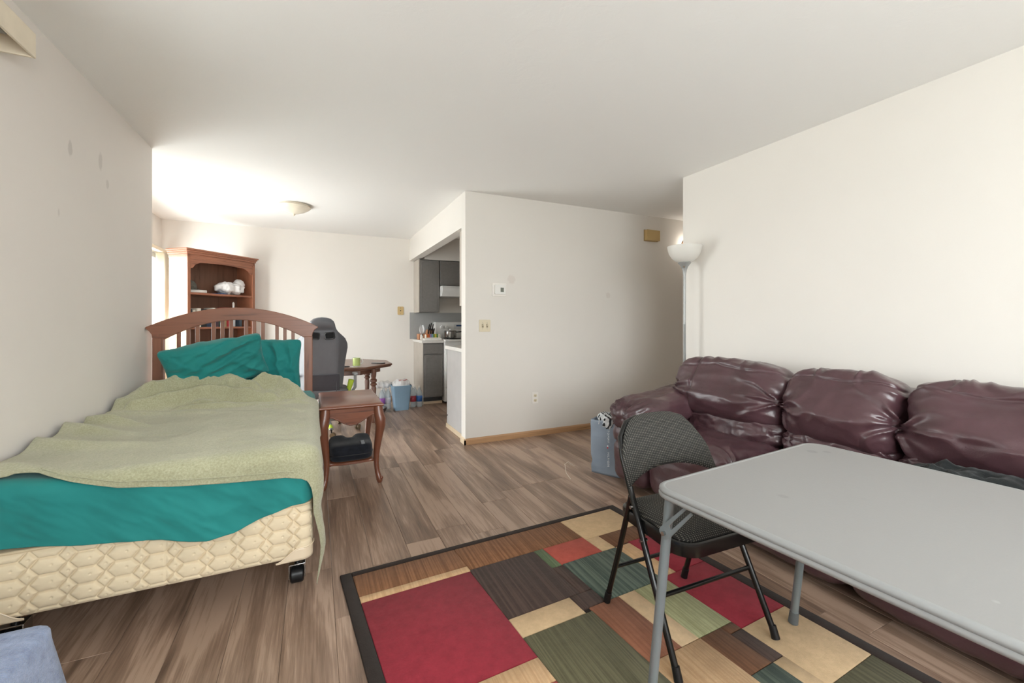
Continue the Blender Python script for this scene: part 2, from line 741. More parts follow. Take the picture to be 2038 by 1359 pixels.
struct('wall_hall', mb, WALL, 'cream walls of the hall', smooth=False)
mb = MB().box(1.45, XH, 6.11, YF, 2.085, CEIL)
mb.box(1.45, XH, YC + .12, 4.14, 2.095, CEIL)
struct('wall_soffit', mb, WALL, 'cream soffit above the kitchen cabinets', smooth=False)

# baseboards
def base_profile(mb, x0, x1, y0, y1, side):
    t = 0.013
    if side == 'y-':
        o = [(0, 0), (-t, 0), (-t, .045), (-t * .35, .058), (0, .058)]
        mb.prism([(y0 + a, z) for a, z in o], x0, x1, 'x')
    elif side == 'x-':
        o = [(0, 0), (-t, 0), (-t, .045), (-t * .35, .058), (0, .058)]
        mb.prism([(x0 + a, z) for a, z in o], y0, y1, 'y')
    elif side == 'x+':
        o = [(0, 0), (t, 0), (t, .045), (t * .35, .058), (0, .058)]
        mb.prism([(x0 + a, z) for a, z in o], y0, y1, 'y')
    return mb


struct('baseboard_center', base_profile(MB(), XO - .013, XH, YC, YC, 'y-'), OAK, 'oak baseboard under the thermostat', smooth=False)
struct('trim_1', base_profile(MB(), XO, XO, YC - .013, YC + .12, 'x-'), M('trim_pale', '#d8c4a8', rough=.4, var=.06), 'pale trim around the wall end at the kitchen', smooth=False)
struct('baseboard_far', base_profile(MB(), XD, XO + .06, YF, YF, 'y-'), OAK, 'oak baseboard along the far wall', smooth=False)
struct('baseboard_right', base_profile(MB(), XR, XR, YB, YRE, 'x-'), OAK_Y, 'oak baseboard behind the sofa', smooth=False)
struct('baseboard_left', base_profile(MB(), XL, XL, 1.9, YLE, 'x+'), OAK_Y, 'oak baseboard behind the bed', smooth=False)


# windows
def slider(n, x, y0, y1, z0, z1, label):
    t = thing('window_%d' % n, label, None, (x, (y0 + y1) / 2, z0))
    t['kind'] = 'structure'
    f = 0.05
    mb = MB()
    mb.box(x - .05, x + .03, y0, y0 + f, z0, z1).box(x - .05, x + .03, y1 - f, y1, z0, z1)
    mb.box(x - .05, x + .03, y0 + f, y1 - f, z0, z0 + f).box(x - .05, x + .03, y0 + f, y1 - f, z1 - f, z1)
    ym = (y0 + y1) / 2
    mb.box(x - .03, x + .01, ym - .035, ym + .035, z0 + f, z1 - f)
    mb.build('window_frame', ALU, t, world=True, smooth=False)
    for a, b_ in ((y0 + f, ym - .035), (ym + .035, y1 - f)):
        MB().box(x - .012, x - .006, a, b_, z0 + f, z1 - f).build('pane', GLASS, t, world=True, smooth=False)
    return t


slider(1, XD - .05, 4.31, 6.33, 0.0, 1.98, 'white framed sliding glass door beside the bookcase')
slider(2, XL - .05, 1.40, 1.84, 1.15, 2.05, 'white framed window beside the foot of the bed')  # unseen window added below the valance, sized for the daylight it gives
t = thing('window_3', 'white framed window in the rear wall', None, (1.0, YB - .06, .75))  # unseen window added behind the camera to light the living room
t['kind'] = 'structure'
mb = MB()
mb.box(-.24, -.19, YB - .1, YB - .02, .86, 2.14).box(1.99, 2.04, YB - .1, YB - .02, .86, 2.14)
mb.box(-.19, 1.99, YB - .1, YB - .02, .86, .91).box(-.19, 1.99, YB - .1, YB - .02, 2.09, 2.14).box(.87, .93, YB - .09, YB - .03, .91, 2.09)
mb.build('window_frame', ALU, t, world=True, smooth=False)
for a, b_ in ((-.19, .87), (.93, 1.99)):
    MB().box(a, b_, YB - .065, YB - .06, .91, 2.09).build('pane', GLASS, t, world=True, smooth=False)


# vertical blinds in the dining window
def blind_mat():
    m, nt, b = nodes_of('blind_vinyl')
    b.inputs['Base Color'].default_value = hexc('#efe9dc')
    b.inputs['Roughness'].default_value = 0.5
    tr = nt.nodes.new('ShaderNodeBsdfTranslucent')
    tr.inputs['Color'].default_value = hexc('#f4ecd9')
    mx = nt.nodes.new('ShaderNodeMixShader')
    mx.inputs[0].default_value = 0.45
    nt.links.new(b.outputs[0], mx.inputs[1])
    nt.links.new(tr.outputs[0], mx.inputs[2])
    nt.links.new(mx.outputs[0], nt.nodes['Material Output'].inputs['Surface'])
    f = noise(nt, coords(nt, (60, 60, 2)), 1.0, 3)
    bump(nt, b, f, 0.1, 0.002)
    return m


BLIND = blind_mat()
t = thing('vertical_blind', 'cream vertical slat blind hanging at the dining glass door', 'blind', (XD + .06, 5.34, 1.98))
MB().box(XD + .03, XD + .09, 4.25, 6.40, 1.985, 2.025).build('headrail', ALMOND, t, world=True, bevel=.004)
first = None
ys = [6.17 + i * 0.012 for i in range(18)]
for i, y in enumerate(ys):
    if first is None:
        U = np.linspace(-1, 1, 7)
        V = np.linspace(0, 1, 2)
        uu, vv = np.meshgrid(U, V, indexing='ij')
        first = MB().grid(uu * .042, .007 * (1 - uu ** 2), -1.94 * vv).build('slat', BLIND, t, solid=.0015)
        o = first
    else:
        o = first.copy()
        COL.objects.link(o)
    o.location = (0, y - 5.34, 0.0)
    o.rotation_euler = (0, 0, 0.22 + random.uniform(-.05, .05))

# valance of the blind over the near glass door (its end shows at the top of the left wall)
t = thing('blind_valance', 'cream blind valance box mounted high on the smudged wall', 'valance', (XL, 1.45, 2.17))
VX = -0.948
CREAM = M('cream_valance', '#ded2bd', rough=.5, var=.06, vscale=12)
MB().box(VX - .008, VX, 0.75, 2.18, 2.165, 2.258).build('fascia', CREAM, t, world=True, bevel=.003)
MB().box(XL, VX - .008, 2.168, 2.18, 2.165, 2.258).build('end_cap', CREAM, t, world=True, bevel=.003)
MB().box(XL, VX - .008, 0.75, 2.168, 2.25, 2.258).build('top_board', CREAM, t, world=True, bevel=.002)
MB().box(XL + .02, XL + .07, 0.8, 2.12, 2.205, 2.245).build('headrail', M('rail_grey', '#8c8a86', rough=.4, metal=.5), t, world=True, bevel=.003)

# ================================================================== bed
CHERRY_X = wood('cherry_x', '#84543f', '#4a2a20', axis=0, scale=1.0, rough=.38, coat=.25)
CHERRY_Z = wood('cherry_z', '#84543f', '#4a2a20', axis=2, scale=1.0, rough=.38, coat=.25)
BLACK_METAL = M('black_metal', '#1c1c1d', rough=.38, metal=.3, var=.15)
CHROME = M('chrome', '#b9b9b8', rough=.22, metal=1.0, var=.05)

YH = 3.70
bed = thing('bed', 'wooden bed with arched slatted headboard on a metal frame with casters', 'bed', (-.52, 2.9, 0))


def arch_top(x):
    u = (x + .524) / .545
    return 1.136 + .146 * (1 - np.clip(np.abs(u), 0, 1) ** 2.0)


def arch_bot(x):
    u = (x + .522) / .44
    return 1.052 + .138 * (1 - np.clip(np.abs(u), 0, 1) ** 2.0)


# arched rail with its flared, pointed ends
xs = np.linspace(-1.062, .018, 49)
top = [(float(x), float(arch_top(x))) for x in xs]
bot = []
for x in xs[::-1]:
    if -.962 <= x <= -.082:
        bot.append((float(x), float(arch_bot(x))))
bot = [(.018, 1.130), (-.006, 1.112), (-.020, 1.088), (-.024, 1.058), (-.082, 1.052)] + bot[1:-1] + [(-.962, 1.052), (-1.024, 1.058), (-1.028, 1.088), (-1.042, 1.112), (-1.062, 1.130)]
MB().prism(top + bot, YH - .018, YH + .022, 'y').build('top_rail', CHERRY_X, bed, world=True, bevel=.006)
for x0, x1 in ((-1.024, -.962), (-.082, -.022)):
    MB().box(x0, x1, YH - .022, YH + .028, .02, 1.062).build('post', CHERRY_Z, bed, world=True, bevel=.005)
    xc = (x0 + x1) / 2
    MB().tube([(xc, YH - .02, 1.085), (xc, YH - .026, 1.085)], .009, 10).build('plug', CHERRY_Z, bed, world=True)
MB().box(-.962, -.082, YH - .012, YH + .016, .50, .60).build('lower_rail', CHERRY_X, bed, world=True, bevel=.004)
for x in (-.88, -.825, -.771, -.675, -.621, -.567, -.472, -.42, -.364, -.27, -.216, -.16):
    MB().box(x - .012, x + .012, YH - .006, YH + .010, .59, float(arch_bot(x)) + .01).build('slat', CHERRY_Z, bed, world=True, bevel=.003)
for x in (-.985, -.045):
    MB().box(x - .016, x + .016, 2.06, YH - .022, .165, .178).box(x - .016, x - .010, 2.06, YH - .022, .178, .20).build('side_rail', BLACK_METAL, bed, world=True, bevel=.002)
MB().box(-.969, -.061, 2.16, 2.19, .165, .178).build('cross_rail', BLACK_METAL, bed, world=True, bevel=.002)
for x in (-.985, -.075):
    for y in (2.14, 3.45):
        c = MB().tube([(x, y, .075), (x, y, .166)], .012, 10).build('caster', BLACK_METAL, bed, world=True)
        MB().box(x - .034, x - .029, y - .030, y + .026, .03, .092).box(x + .029, x + .034, y - .030, y + .026, .03, .092).box(x - .034, x + .034, y - .030, y + .026, .088, .094).build('fork', CHROME, c, world=True, bevel=.002)
        MB().tube([(x - .027, y, .036), (x - .022, y, .036), (x + .022, y, .036), (x + .027, y, .036)], [.030, .036, .036, .030], 22).build('wheel', BLACK_METAL, c, world=True)

# box spring with its quilted hexagon cover
QUILT = fabric('quilt_cover', '#d9c9ac', var=.07, weave=700, strength=.12, sheen=.1, vscale=9)
spring = thing('box_spring', 'cream quilted box spring with hexagon stitching under the green sheet', 'box spring', (-.52, 2.85, .18))
BX0, BX1, BY0, BY1, BZ0, BZ1 = -1.015, -.018, 1.985, 3.655, .178, .412


def hexd(u, w):
    """stitched pattern: long hexagons set in a staggered row, smaller diamonds between them"""
    a, b = .100, .057
    du = (u + a * 50) % a
    dw = (w + b * 50) % b
    du = np.minimum(du, a - du)
    dw = np.minimum(dw, b - dw)
    best = np.maximum(dw / .0272, (du + .80 * dw) / .0455)
    return best


def quilt_h(u, w):
    h = hexd(u, w)
    line = np.exp(-((h - 1.04) / .085) ** 2)
    pill = np.where(h < 1, .009 * np.sqrt(np.clip(1 - h ** 2.2, 0, 1)), .006 * (1 - np.exp(-((h - 1) / .18) ** 2)))
    a, b = .100, .057
    tuft = 0
    for ox, oy in ((0.012, 0.004), (a / 2 + .004, b / 2 + .002)):
        du = (u - ox + a * 50) % a
        dw = (w - oy + b * 50) % b
        du = np.minimum(du, a - du)
        dw = np.minimum(dw, b - dw)
        tuft = tuft + np.exp(-(du ** 2 + dw ** 2) / .003 ** 2)
    return pill - .006 * line - .004 * tuft


# continuous wall of the cover: foot face, corner, right side (and the left side plainly)
def perim(s, r=.035):
    """point and outward normal along the footprint starting at the far left corner"""
    segs = []
    Lx, Ly = BX1 - BX0 - 2 * r, BY1 - BY0 - 2 * r
    q = r * PI / 2
    total = 2 * (Lx + Ly) + 4 * q
    s = s % total
    parts = [('l', Ly, (BX0, BY1 - r), (0, -1), (-1, 0)), ('c', q, (BX0 + r, BY0 + r), PI, 0), ('l', Lx, (BX0 + r, BY0), (1, 0), (0, -1)),
             ('c', q, (BX1 - r, BY0 + r), 1.5 * PI, 0), ('l', Ly, (BX1, BY0 + r), (0, 1), (1, 0)), ('c', q, (BX1 - r, BY1 - r), 0, 0),
             ('l', Lx, (BX1 - r, BY1), (-1, 0), (0, 1)), ('c', q, (BX0 + r, BY1 - r), .5 * PI, 0)]
    for p in parts:
        if s <= p[1]:
            if p[0] == 'l':
                return (p[2][0] + p[3][0] * s, p[2][1] + p[3][1] * s), p[4]
            a = p[3] + s / r
            return (p[2][0] + r * math.cos(a), p[2][1] + r * math.sin(a)), (math.cos(a), math.sin(a))
        s -= p[1]
    return (BX0, BY1 - r), (-1, 0)


tot = 2 * ((BX1 - BX0 - .07) + (BY1 - BY0 - .07)) + 4 * .035 * PI / 2
s_start = BY1 - BY0 - .07          # beginning of the foot face
s_list = np.concatenate([np.linspace(s_start - .3, s_start + 1.03 + .35, 820), np.linspace(s_start + 1.40, s_start - .3 + tot, 60)[:-1]])
W = np.linspace(BZ0 + .006, BZ1 - .008, 104)
PX, PY, NX, NY = [], [], [], []
for s in s_list:
    p, n = perim(float(s))
    PX.append(p[0]); PY.append(p[1]); NX.append(n[0]); NY.append(n[1])
PX, PY, NX, NY = map(np.array, (PX, PY, NX, NY))
S2, W2 = np.meshgrid(s_list, W, indexing='ij')
hgt = quilt_h(S2, W2)
edge = np.minimum(W2 - BZ0, BZ1 - W2)
hgt = hgt * ss(.0, .03, edge) - .012 * np.exp(-edge / .012)
mid = S2 - (s_start + .035 * PI / 2 + .47)
hgt = hgt - .004 * np.exp(-(mid / .004) ** 2)
mb = MB()
mb.grid(PX[:, None] + NX[:, None] * hgt, PY[:, None] + NY[:, None] * hgt, W2, close_u=True)
o = mb.build('cover', QUILT, spring, world=True, angle=180)
pts = [(float(PX[i]), float(PY[i]), BZ1 - .006) for i in range(0, len(PX), 6)]
MB().tube(pts + [pts[0]], .006, 8, caps=False).build('piping', M('piping_cream', '#cdbb9a', rough=.8), spring, world=True)
MB().box(BX0 + .01, BX1 - .01, BY0 + .01, BY1 - .01, BZ0 + .002, BZ1 - .006).build('core', M('ticking', '#cbbb9c', rough=.9), spring, world=True, bevel=.02)
GUARD = M('clear_guard', '#d9c8ae', rough=.3, spec=.6, var=.03)
for sgn, cxs in ((1, BX1), (-1, BX0)):
    # moulded plastic guard wrapped around each lower foot corner
    pr_ = []
    for i in range(25):
        sv = (i / 24.0) * .17 - .115
        sc_ = s_start + .035 * PI / 2 + (BX1 - BX0 - .07) + .02 + sv if sgn > 0 else s_start + .03 - sv
        (x, y), n = perim(sc_)
        top_ = BZ0 + .050 - .046 * ss(.03, .115, -sv)
        pr_.append((x, y, n, float(top_)))
    X = np.array([[p[0] + p[2][0] * .0085 for _ in range(6)] for p in pr_])
    Y = np.array([[p[1] + p[2][1] * .0085 for _ in range(6)] for p in pr_])
    Z = np.array([[BZ0 - .002 + (p[3] - BZ0 + .002) * k / 5 for k in range(6)] for p in pr_])
    g = MB().grid(X, Y, Z).build('corner_guard', GUARD, spring, world=True, solid=.003, angle=180)
    MB().tube([(p[0] + p[2][0] * .011, p[1] + p[2][1] * .0095, p[3]) for p in pr_], .0022, 6).build('rim', GUARD, g, world=True)

# mattress
TEAL = fabric('teal_cotton', '#217a77', var=.10, weave=1100, strength=.10, sheen=.15, rough=.75, vscale=4)
MZ = .632
mat_o = MB().puff(-.518, 2.82, (.414 + MZ - .006) / 2, .985, 1.66, MZ - .006 - .414, n=9, res=30).build('mattress', M('mattress_ticking', '#dcd8cc', rough=.9), None, angle=180)
tag(mat_o, 'single mattress hidden beneath the green sheet on the box spring', 'mattress')


# teal sheet: over the top, down the foot face to a wavy hem, a little down the right side
hem = [(-1.03, .44), (-.938, .433), (-.845, .423), (-.733, .403), (-.582, .387), (-.514, .376), (-.43, .352), (-.376, .345), (-.288, .355), (-.197, .388), (-.089, .414), (-.027, .422), (.0, .43)]
nu, nv = 150, 210
xs = np.linspace(-1.025, -.008, nu)
rows = []
Xs, Ys, Zs = [], [], []
for i, x in enumerate(xs):
    hz = float(lerp_curve(hem, x))
    zt = MZ + .004 + (.02 * ss(-.75, -1.0, x))
    drop = zt - hz
    r = .045
    n_face = 60
    col = []
    yf = 1.962
    for k in range(n_face):                       # hem upward along the foot face
        z = hz + (drop - r) * k / (n_face - 1)
        col.append((x, yf, z))
    for k in range(1, 11):                        # around the edge
        a = k / 10 * PI / 2
        col.append((x, yf + r - r * math.cos(a), zt - r + r * math.sin(a)))
    for k in range(1, nv - n_face - 9):
        y = yf + r + (3.648 - yf - r) * k / (nv - n_face - 10)
        col.append((x, y, zt))
    Xs.append([c[0] for c in col]); Ys.append([c[1] for c in col]); Zs.append([c[2] for c in col])
X, Y, Z = map(np.array, (Xs, Ys, Zs))
face = ss(.10, -.01, Y - 1.97)                    # 1 on the foot face
low = np.clip((.60 - Z) / .2, 0, 1)
# slanting tension folds on the foot face
f1 = ridged(X * 3.0 + Z * 4.2, Z * 2.0 - X * 1.0, seed=3)
f2 = fbm(X * 9 + Z * 9, Z * 5, seed=5)
pull = np.exp(-((X + .84) / .06) ** 2) * ss(.40, .62, Z) * .022 + np.exp(-((X + .93) / .04) ** 2) * ss(.40, .6, Z) * .014
corner = ss(-.16, -.02, X)
fold_c = np.sin((X + .1) * 60 + Z * 10) * .005 * corner
bagl = np.exp(-((X + .37) / .14) ** 2) * low * .018 + np.exp(-((X + .78) / .2) ** 2) * low * .010
wr = np.sin((X * .55 + Z * 1.25) * 42 + 3 * fbm(X * 3, Z * 4, seed=8)) * .0035 * np.exp(-((X + .33) / .25) ** 2) * low
Y = Y - face * (.012 * (f1 - .2) * (.3 + low) + .010 * f2 + pull + fold_c + bagl + wr + .002)
Z = Z + (1 - face) * (.004 * fbm(X * 6, Y * 6, seed=9))
# rounded right corner at the foot and drop along the right side
Y = Y + .03 * ss(-.07, -.008, X) ** 2 * face
Z = Z - .03 * ss(-.05, -.006, X) ** 2 * (1 - face)
mb = MB().grid(X, Y, Z)
# right side hanging
ys = np.linspace(1.99, 3.648, 90)
zz = np.linspace(0, 1, 14)
yy, z2 = np.meshgrid(ys, zz, indexing='ij')
hz = .47 + .03 * np.sin(yy * 9)
zz_ = (MZ - .026) + (hz - MZ + .026) * z2
xx = -.008 + .012 * np.sin(z2 * PI / 2) + .006 * np.sin(yy * 26 + z2) * z2
mb.grid(xx, yy, zz_)
sheet = mb.build('bed_sheet', TEAL, None, solid=.002, angle=180)
tag(sheet, 'teal green cotton sheet hanging in wrinkles over the foot of the bed', 'sheet')

# ---- olive blanket
def fleece_mat():
    m, nt, b = nodes_of('olive_fleece')
    vec = coords(nt)
    f = noise(nt, vec, 150, 4, .65)
    f2 = noise(nt, vec, 4, 3)
    mm = nd(nt, 'ShaderNodeMath', operation='MULTIPLY_ADD')
    nt.links.new(f2, mm.inputs[0]); mm.inputs[1].default_value = .5; nt.links.new(f, mm.inputs[2])
    r = ramp(nt, mm.outputs[0], [(.45, hexc('#8b8a6c')), (.75, hexc('#a2a183')), (.98, hexc('#b4b396'))])
    nt.links.new(r.outputs['Color'], b.inputs['Base Color'])
    b.inputs['Roughness'].default_value = .95
    b.inputs['Specular IOR Level'].default_value = .1
    b.inputs['Sheen Weight'].default_value = .35
    b.inputs['Sheen Roughness'].default_value = .6
    n1 = bump(nt, b, noise(nt, vec, 330, 4, .7), .55, .004)
    bump(nt, b, noise(nt, vec, 70, 3), .25, .005, n1)
    return m


FLEECE = fleece_mat()
HB = [(-1.05, .655), (-.934, .662), (-.899, .679), (-.855, .662), (-.772, .622), (-.64, .580), (-.497, .555), (-.287, .540), (-.113, .526), (-.052, .512), (-.02, .49)]
NU, NV = 300, 330
s_arr = np.linspace(0, 1, NU)
t_arr = np.linspace(0, 1, NV)
SL = 1.00          # width lying on the top
YF0 = 1.948
R = .05


def seg_ridge(x, y, pts, w, h, soft=1.0):
    best = np.zeros_like(x)
    for (a, b_) in zip(pts[:-1], pts[1:]):
        ax, ay = a[0], a[1]
        bx, by = b_[0], b_[1]
        dx, dy = bx - ax, by - ay
        L2 = dx * dx + dy * dy
        tt = np.clip(((x - ax) * dx + (y - ay) * dy) / L2, 0, 1)
        d = np.hypot(x - ax - tt * dx, y - ay - tt * dy)
        ha = a[2] if len(a) > 2 else 1
        hb = b_[2] if len(b_) > 2 else 1
        best = np.maximum(best, (ha + (hb - ha) * tt) * np.exp(-(d / w) ** 2))
    return best * h


n0 = 40
Xg = np.zeros((NU, NV)); Yg = np.zeros((NU, NV)); Zg = np.zeros((NU, NV))
hang_len = lambda y: .17 + .27 * ss(2.38, 1.99, y) + .03 * math.sin(y * 7)
CXR, CYF, RHO = -.035, YF0 + .062, .055     # where the cloth leaves the top at the right and at the foot
for i, s in enumerate(s_arr):
    u = s / .72
    x_top = -1.035 + (CXR + 1.035) * min(u, 1.0)
    v = max(0.0, (s - .72) / .28)
    hb = float(lerp_curve(HB, x_top))
    zt0 = MZ + .022 + .018 * float(ss(-.7, -1.0, x_top))
    drop = max(0.0, zt0 - hb) + .02
    y_head = 3.36 + .06 * math.sin(x_top * 7) + .03 * math.sin(x_top * 17 + 1) - .15 * float(ss(-.20, -.04, x_top))
    for j, t_ in enumerate(t_arr):
        if j < n0:
            a = drop * (1 - j / n0) * (1 + 1.5 * v)
            y0 = CYF
        else:
            a = 0.0
            y0 = CYF + (y_head - CYF) * (j - n0) / (NV - 1 - n0)
        b_ = v * hang_len(y0)
        dep = math.hypot(a, b_)
        if dep < 1e-6:
            Xg[i, j], Yg[i, j], Zg[i, j] = x_top, y0, zt0
            continue
        q_ = RHO * PI / 2
        if dep < q_:
            out = RHO * math.sin(dep / RHO)
            dn = RHO * (1 - math.cos(dep / RHO))
        else:
            out = RHO
            dn = RHO + dep - q_
        Xg[i, j], Yg[i, j], Zg[i, j] = x_top + out * b_ / dep, y0 - out * a / dep, zt0 - dn
top_w = ss(.03, -.03, Xg + .03)
side_w = 1 - top_w
front_w = ss(2.05, 1.96, Yg)
# hanging folds along the right side and the drawn-in tail at the foot corner
hd = np.clip(MZ - Zg, 0, .6)
Xg = Xg + side_w * (.010 * np.sin(Yg * 19 + 1.2) * ss(.03, .2, hd) + .014 * fbm(Yg * 5, Zg * 5, seed=21) * ss(.0, .15, hd) + .006 * ss(.02, .12, hd) * ss(3.1, 2.5, Yg))
tail = side_w * ss(2.2, 1.98, Yg) * ss(.10, .35, hd)
Xg = Xg + tail * (.010 * np.sin(hd * 16 + 1.0) - .012 * ss(.2, .5, hd))
Yg = Yg - tail * .012 * np.sin(hd * 15) + tail * .03 * ss(.3, .5, hd)
# relief of the cloth lying on the top
rel = .012 * fbm(Xg * 3.2, Yg * 3.2, seed=11) + .005 * fbm(Xg * 9, Yg * 7, seed=12) + .008 * ridged(Xg * 1.6 + Yg * .8, Yg * 3.4 - Xg * .6, seed=14, octs=2)
# long soft folds across the bed
rel += seg_ridge(Xg, Yg, [(-1.02, 3.02, 1), (-.62, 2.98, .7), (-.25, 2.80, .2)], .030, .014)
rel += seg_ridge(Xg, Yg, [(-1.03, 2.80, 1.0), (-.93, 2.78, 1.2), (-.78, 2.70, .3)], .034, .042)
rel += seg_ridge(Xg, Yg, [(-1.04, 2.60, 1.1), (-.95, 2.55, 1.0), (-.78, 2.52, .2)], .040, .040)
rel += seg_ridge(Xg, Yg, [(-1.04, 2.38, 1.0), (-.92, 2.33, .9), (-.66, 2.30, .2)], .045, .032)
rel += seg_ridge(Xg, Yg, [(-1.04, 2.10, .6), (-.88, 2.00, 1.0), (-.80, 1.96, .5)], .045, .020)
rel += seg_ridge(Xg, Yg, [(-.05, 2.75, .5), (-.20, 2.92, 1.), (-.42, 3.05, .2)], .025, .012)
rel += seg_ridge(Xg, Yg, [(-.04, 3.00, .6), (-.25, 3.10, 1.), (-.66, 3.12, .5)], .022, .016)
rel += seg_ridge(Xg, Yg, [(-.10, 2.05, 1), (-.28, 2.16, .6), (-.5, 2.2, 0)], .05, .012)
# crumpled roll at the head end
pile = ss(3.02, 3.22, Yg) * ss(.0, -.12, Xg)
rel += pile * .045
r1 = seg_ridge(Xg, Yg, [(-1.0, 3.14, .35), (-.92, 3.24, .75), (-.80, 3.33, 1.1), (-.62, 3.35, 1.1), (-.48, 3.31, 1.0), (-.38, 3.25, .55)], .058, .115)
r2 = seg_ridge(Xg, Yg, [(-.44, 3.30, .5), (-.33, 3.31, 1.0), (-.22, 3.27, 1.05), (-.12, 3.16, .5)], .050, .105)
r3 = seg_ridge(Xg, Yg, [(-.95, 3.09, .6), (-.78, 3.15, .9), (-.60, 3.22, 1.0), (-.42, 3.17, .8), (-.25, 3.10, .4)], .030, .070)
rel += np.maximum(np.maximum(r1, r2), r3)
rel -= seg_ridge(Xg, Yg, [(-.86, 3.19, .8), (-.70, 3.25, 1.), (-.54, 3.27, .7)], .016, .035)
rel -= seg_ridge(Xg, Yg, [(-.70, 3.09, .6), (-.50, 3.13, .9), (-.30, 3.07, .8), (-.14, 3.10, .4)], .015, .026)
rel += seg_ridge(Xg, Yg, [(-.72, 3.04, .8), (-.50, 3.07, .7), (-.28, 3.01, .6), (-.10, 3.03, .4)], .024, .030)
rel += pile * (.026 * ridged(Xg * 5 + Yg * 4, Yg * 6 - Xg * 2, seed=31) + .012 * fbm(Xg * 14, Yg * 14, seed=33))
Zg = Zg + top_w * rel * (1 - .85 * front_w)
Yg = Yg + top_w * ss(3.1, 3.4, Yg) * .05 * fbm(Xg * 6, Yg * 6, seed=41)
# gentle swags on the foot hem
Yg = Yg - front_w * top_w * (.010 * np.abs(np.sin(Xg * 7.5 + .7)) + .006 * fbm(Xg * 8, Zg * 8, seed=43))
blanket_mb = MB().grid(Xg, Yg, Zg)
blanket = blanket_mb.build('blanket', FLEECE, None, solid=.004, angle=180)
tag(blanket, 'olive green fleece blanket spread crumpled over the bed', 'blanket')
# sewn hem along the front edge
hp = [(float(Xg[i, 3]), float(Yg[i, 3]) - .003, float(Zg[i, 3]) + .016) for i in range(40, int(NU * .70), 5)]
MB().tube(hp, .0022, 6).build('hem_stitch', FLEECE, blanket)


# pillows
def pillow(name, label, w, h, d, seed, mtx, folds, group=None):
    def disp(q, p, nrm, P):
        x, y, z = P[:, 0] / (w / 2), P[:, 1], P[:, 2] / (h / 2)
        edge_ = np.maximum(np.abs(x), np.abs(z))
        Q = P.copy()
        # stuffed in the middle, thin at the rim, drawn-out corners
        thick = np.clip(1 - np.abs(x) ** 2.6, 0, 1) ** .55 * np.clip(1 - np.abs(z) ** 2.6, 0, 1) ** .55
        Q[:, 1] = np.sign(P[:, 1]) * (d / 2) * thick * np.clip(np.abs(P[:, 1]) / (d / 2) * 1.6, 0, 1)
        pinch = 1 - .10 * (1 - np.abs(z) ** 2) * np.abs(x) ** 6
        Q[:, 0] *= pinch
        Q[:, 2] *= 1 - .12 * (1 - np.abs(x) ** 2) * np.abs(z) ** 6
        wob = .014 * fbm(x * 2.2, z * 2.2, seed=seed) + .006 * fbm(x * 6, z * 6, seed=seed + 1)
        for (ang, fr, am, fx, fz, fw) in folds:
            g = np.exp(-(((x - fx) ** 2 + (z - fz) ** 2) / fw ** 2))
            ph = (x * math.cos(ang) + z * math.sin(ang)) * fr
            wob = wob + am * g * (1 - 2 * np.abs(np.sin(ph + 1.2 * fbm(x * 2, z * 2, seed=seed + 3))))
        Q[:, 1] += np.sign(P[:, 1]) * wob * np.clip(thick * 2, 0, 1)
        Q[:, 2] += .03 * fbm(x * 1.5, x * 0 + 3, seed=seed + 5) * np.sign(z) * np.abs(z)
        return (Q,)
    mb = MB().puff(0, 0, 0, w, d, h, n=7, res=(88, 10, 64), disp=disp, mtx=mtx)
    o = mb.build(name, TEAL, None, angle=180)
    return tag(o, label, 'pillow', group)


pillow('pillow', 'teal pillow leaning tilted in front of another against the headboard', .60, .36, .19, 51,
       T(-.60, 3.385, .90, rx=.30, ry=-.20, rz=.10), [(1.95, 7, .020, .55, .55, .55), (2.2, 10, .012, .1, .25, .7), (.5, 7, .014, .75, -.5, .5), (1.2, 6, .008, -.5, -.2, .6)])
pillow('pillow', 'teal pillow propped upright behind the tilted pillow near the bedside table', .50, .40, .17, 71,
       T(-.335, 3.575, .855, rx=.12, ry=.03, rz=-.10), [(.15, 8, .014, .3, .3, .7), (.4, 6, .012, -.4, .5, .6), (1.4, 8, .008, 0, -.5, .6)])

# ================================================================== leather sofa
def leather_mat():
    m, nt, b = nodes_of('burgundy_leather')
    vec = coords(nt)
    f = noise(nt, vec, 5, 4)
    r = ramp(nt, f, [(.3, hexc('#412a2e')), (.7, hexc('#54393f'))])
    nt.links.new(r.outputs['Color'], b.inputs['Base Color'])
    rr = nd(nt, 'ShaderNodeMapRange')
    rr.inputs['To Min'].default_value = .24
    rr.inputs['To Max'].default_value = .42
    nt.links.new(noise(nt, vec, 14, 4), rr.inputs['Value'])
    nt.links.new(rr.outputs[0], b.inputs['Roughness'])
    b.inputs['Specular IOR Level'].default_value = .55
    b.inputs['Coat Weight'].default_value = .35
    b.inputs['Coat Roughness'].default_value = .3
    vo = nd(nt, 'ShaderNodeTexVoronoi')
    vo.inputs['Scale'].default_value = 420
    nt.links.new(vec, vo.inputs['Vector'])
    n1 = bump(nt, b, vo.outputs['Distance'], .10, .0015)
    bump(nt, b, noise(nt, vec, 30, 4, .6, .8), .22, .006, n1)
    return m


LEATHER = leather_mat()
LEATHER_DARK = M('leather_shadow_seam', '#2a1a1c', rough=.5)
sofa = thing('sofa', 'burgundy leather three seat sofa with puffy wrinkled cushions', 'sofa', (2.42, 1.3, 0))


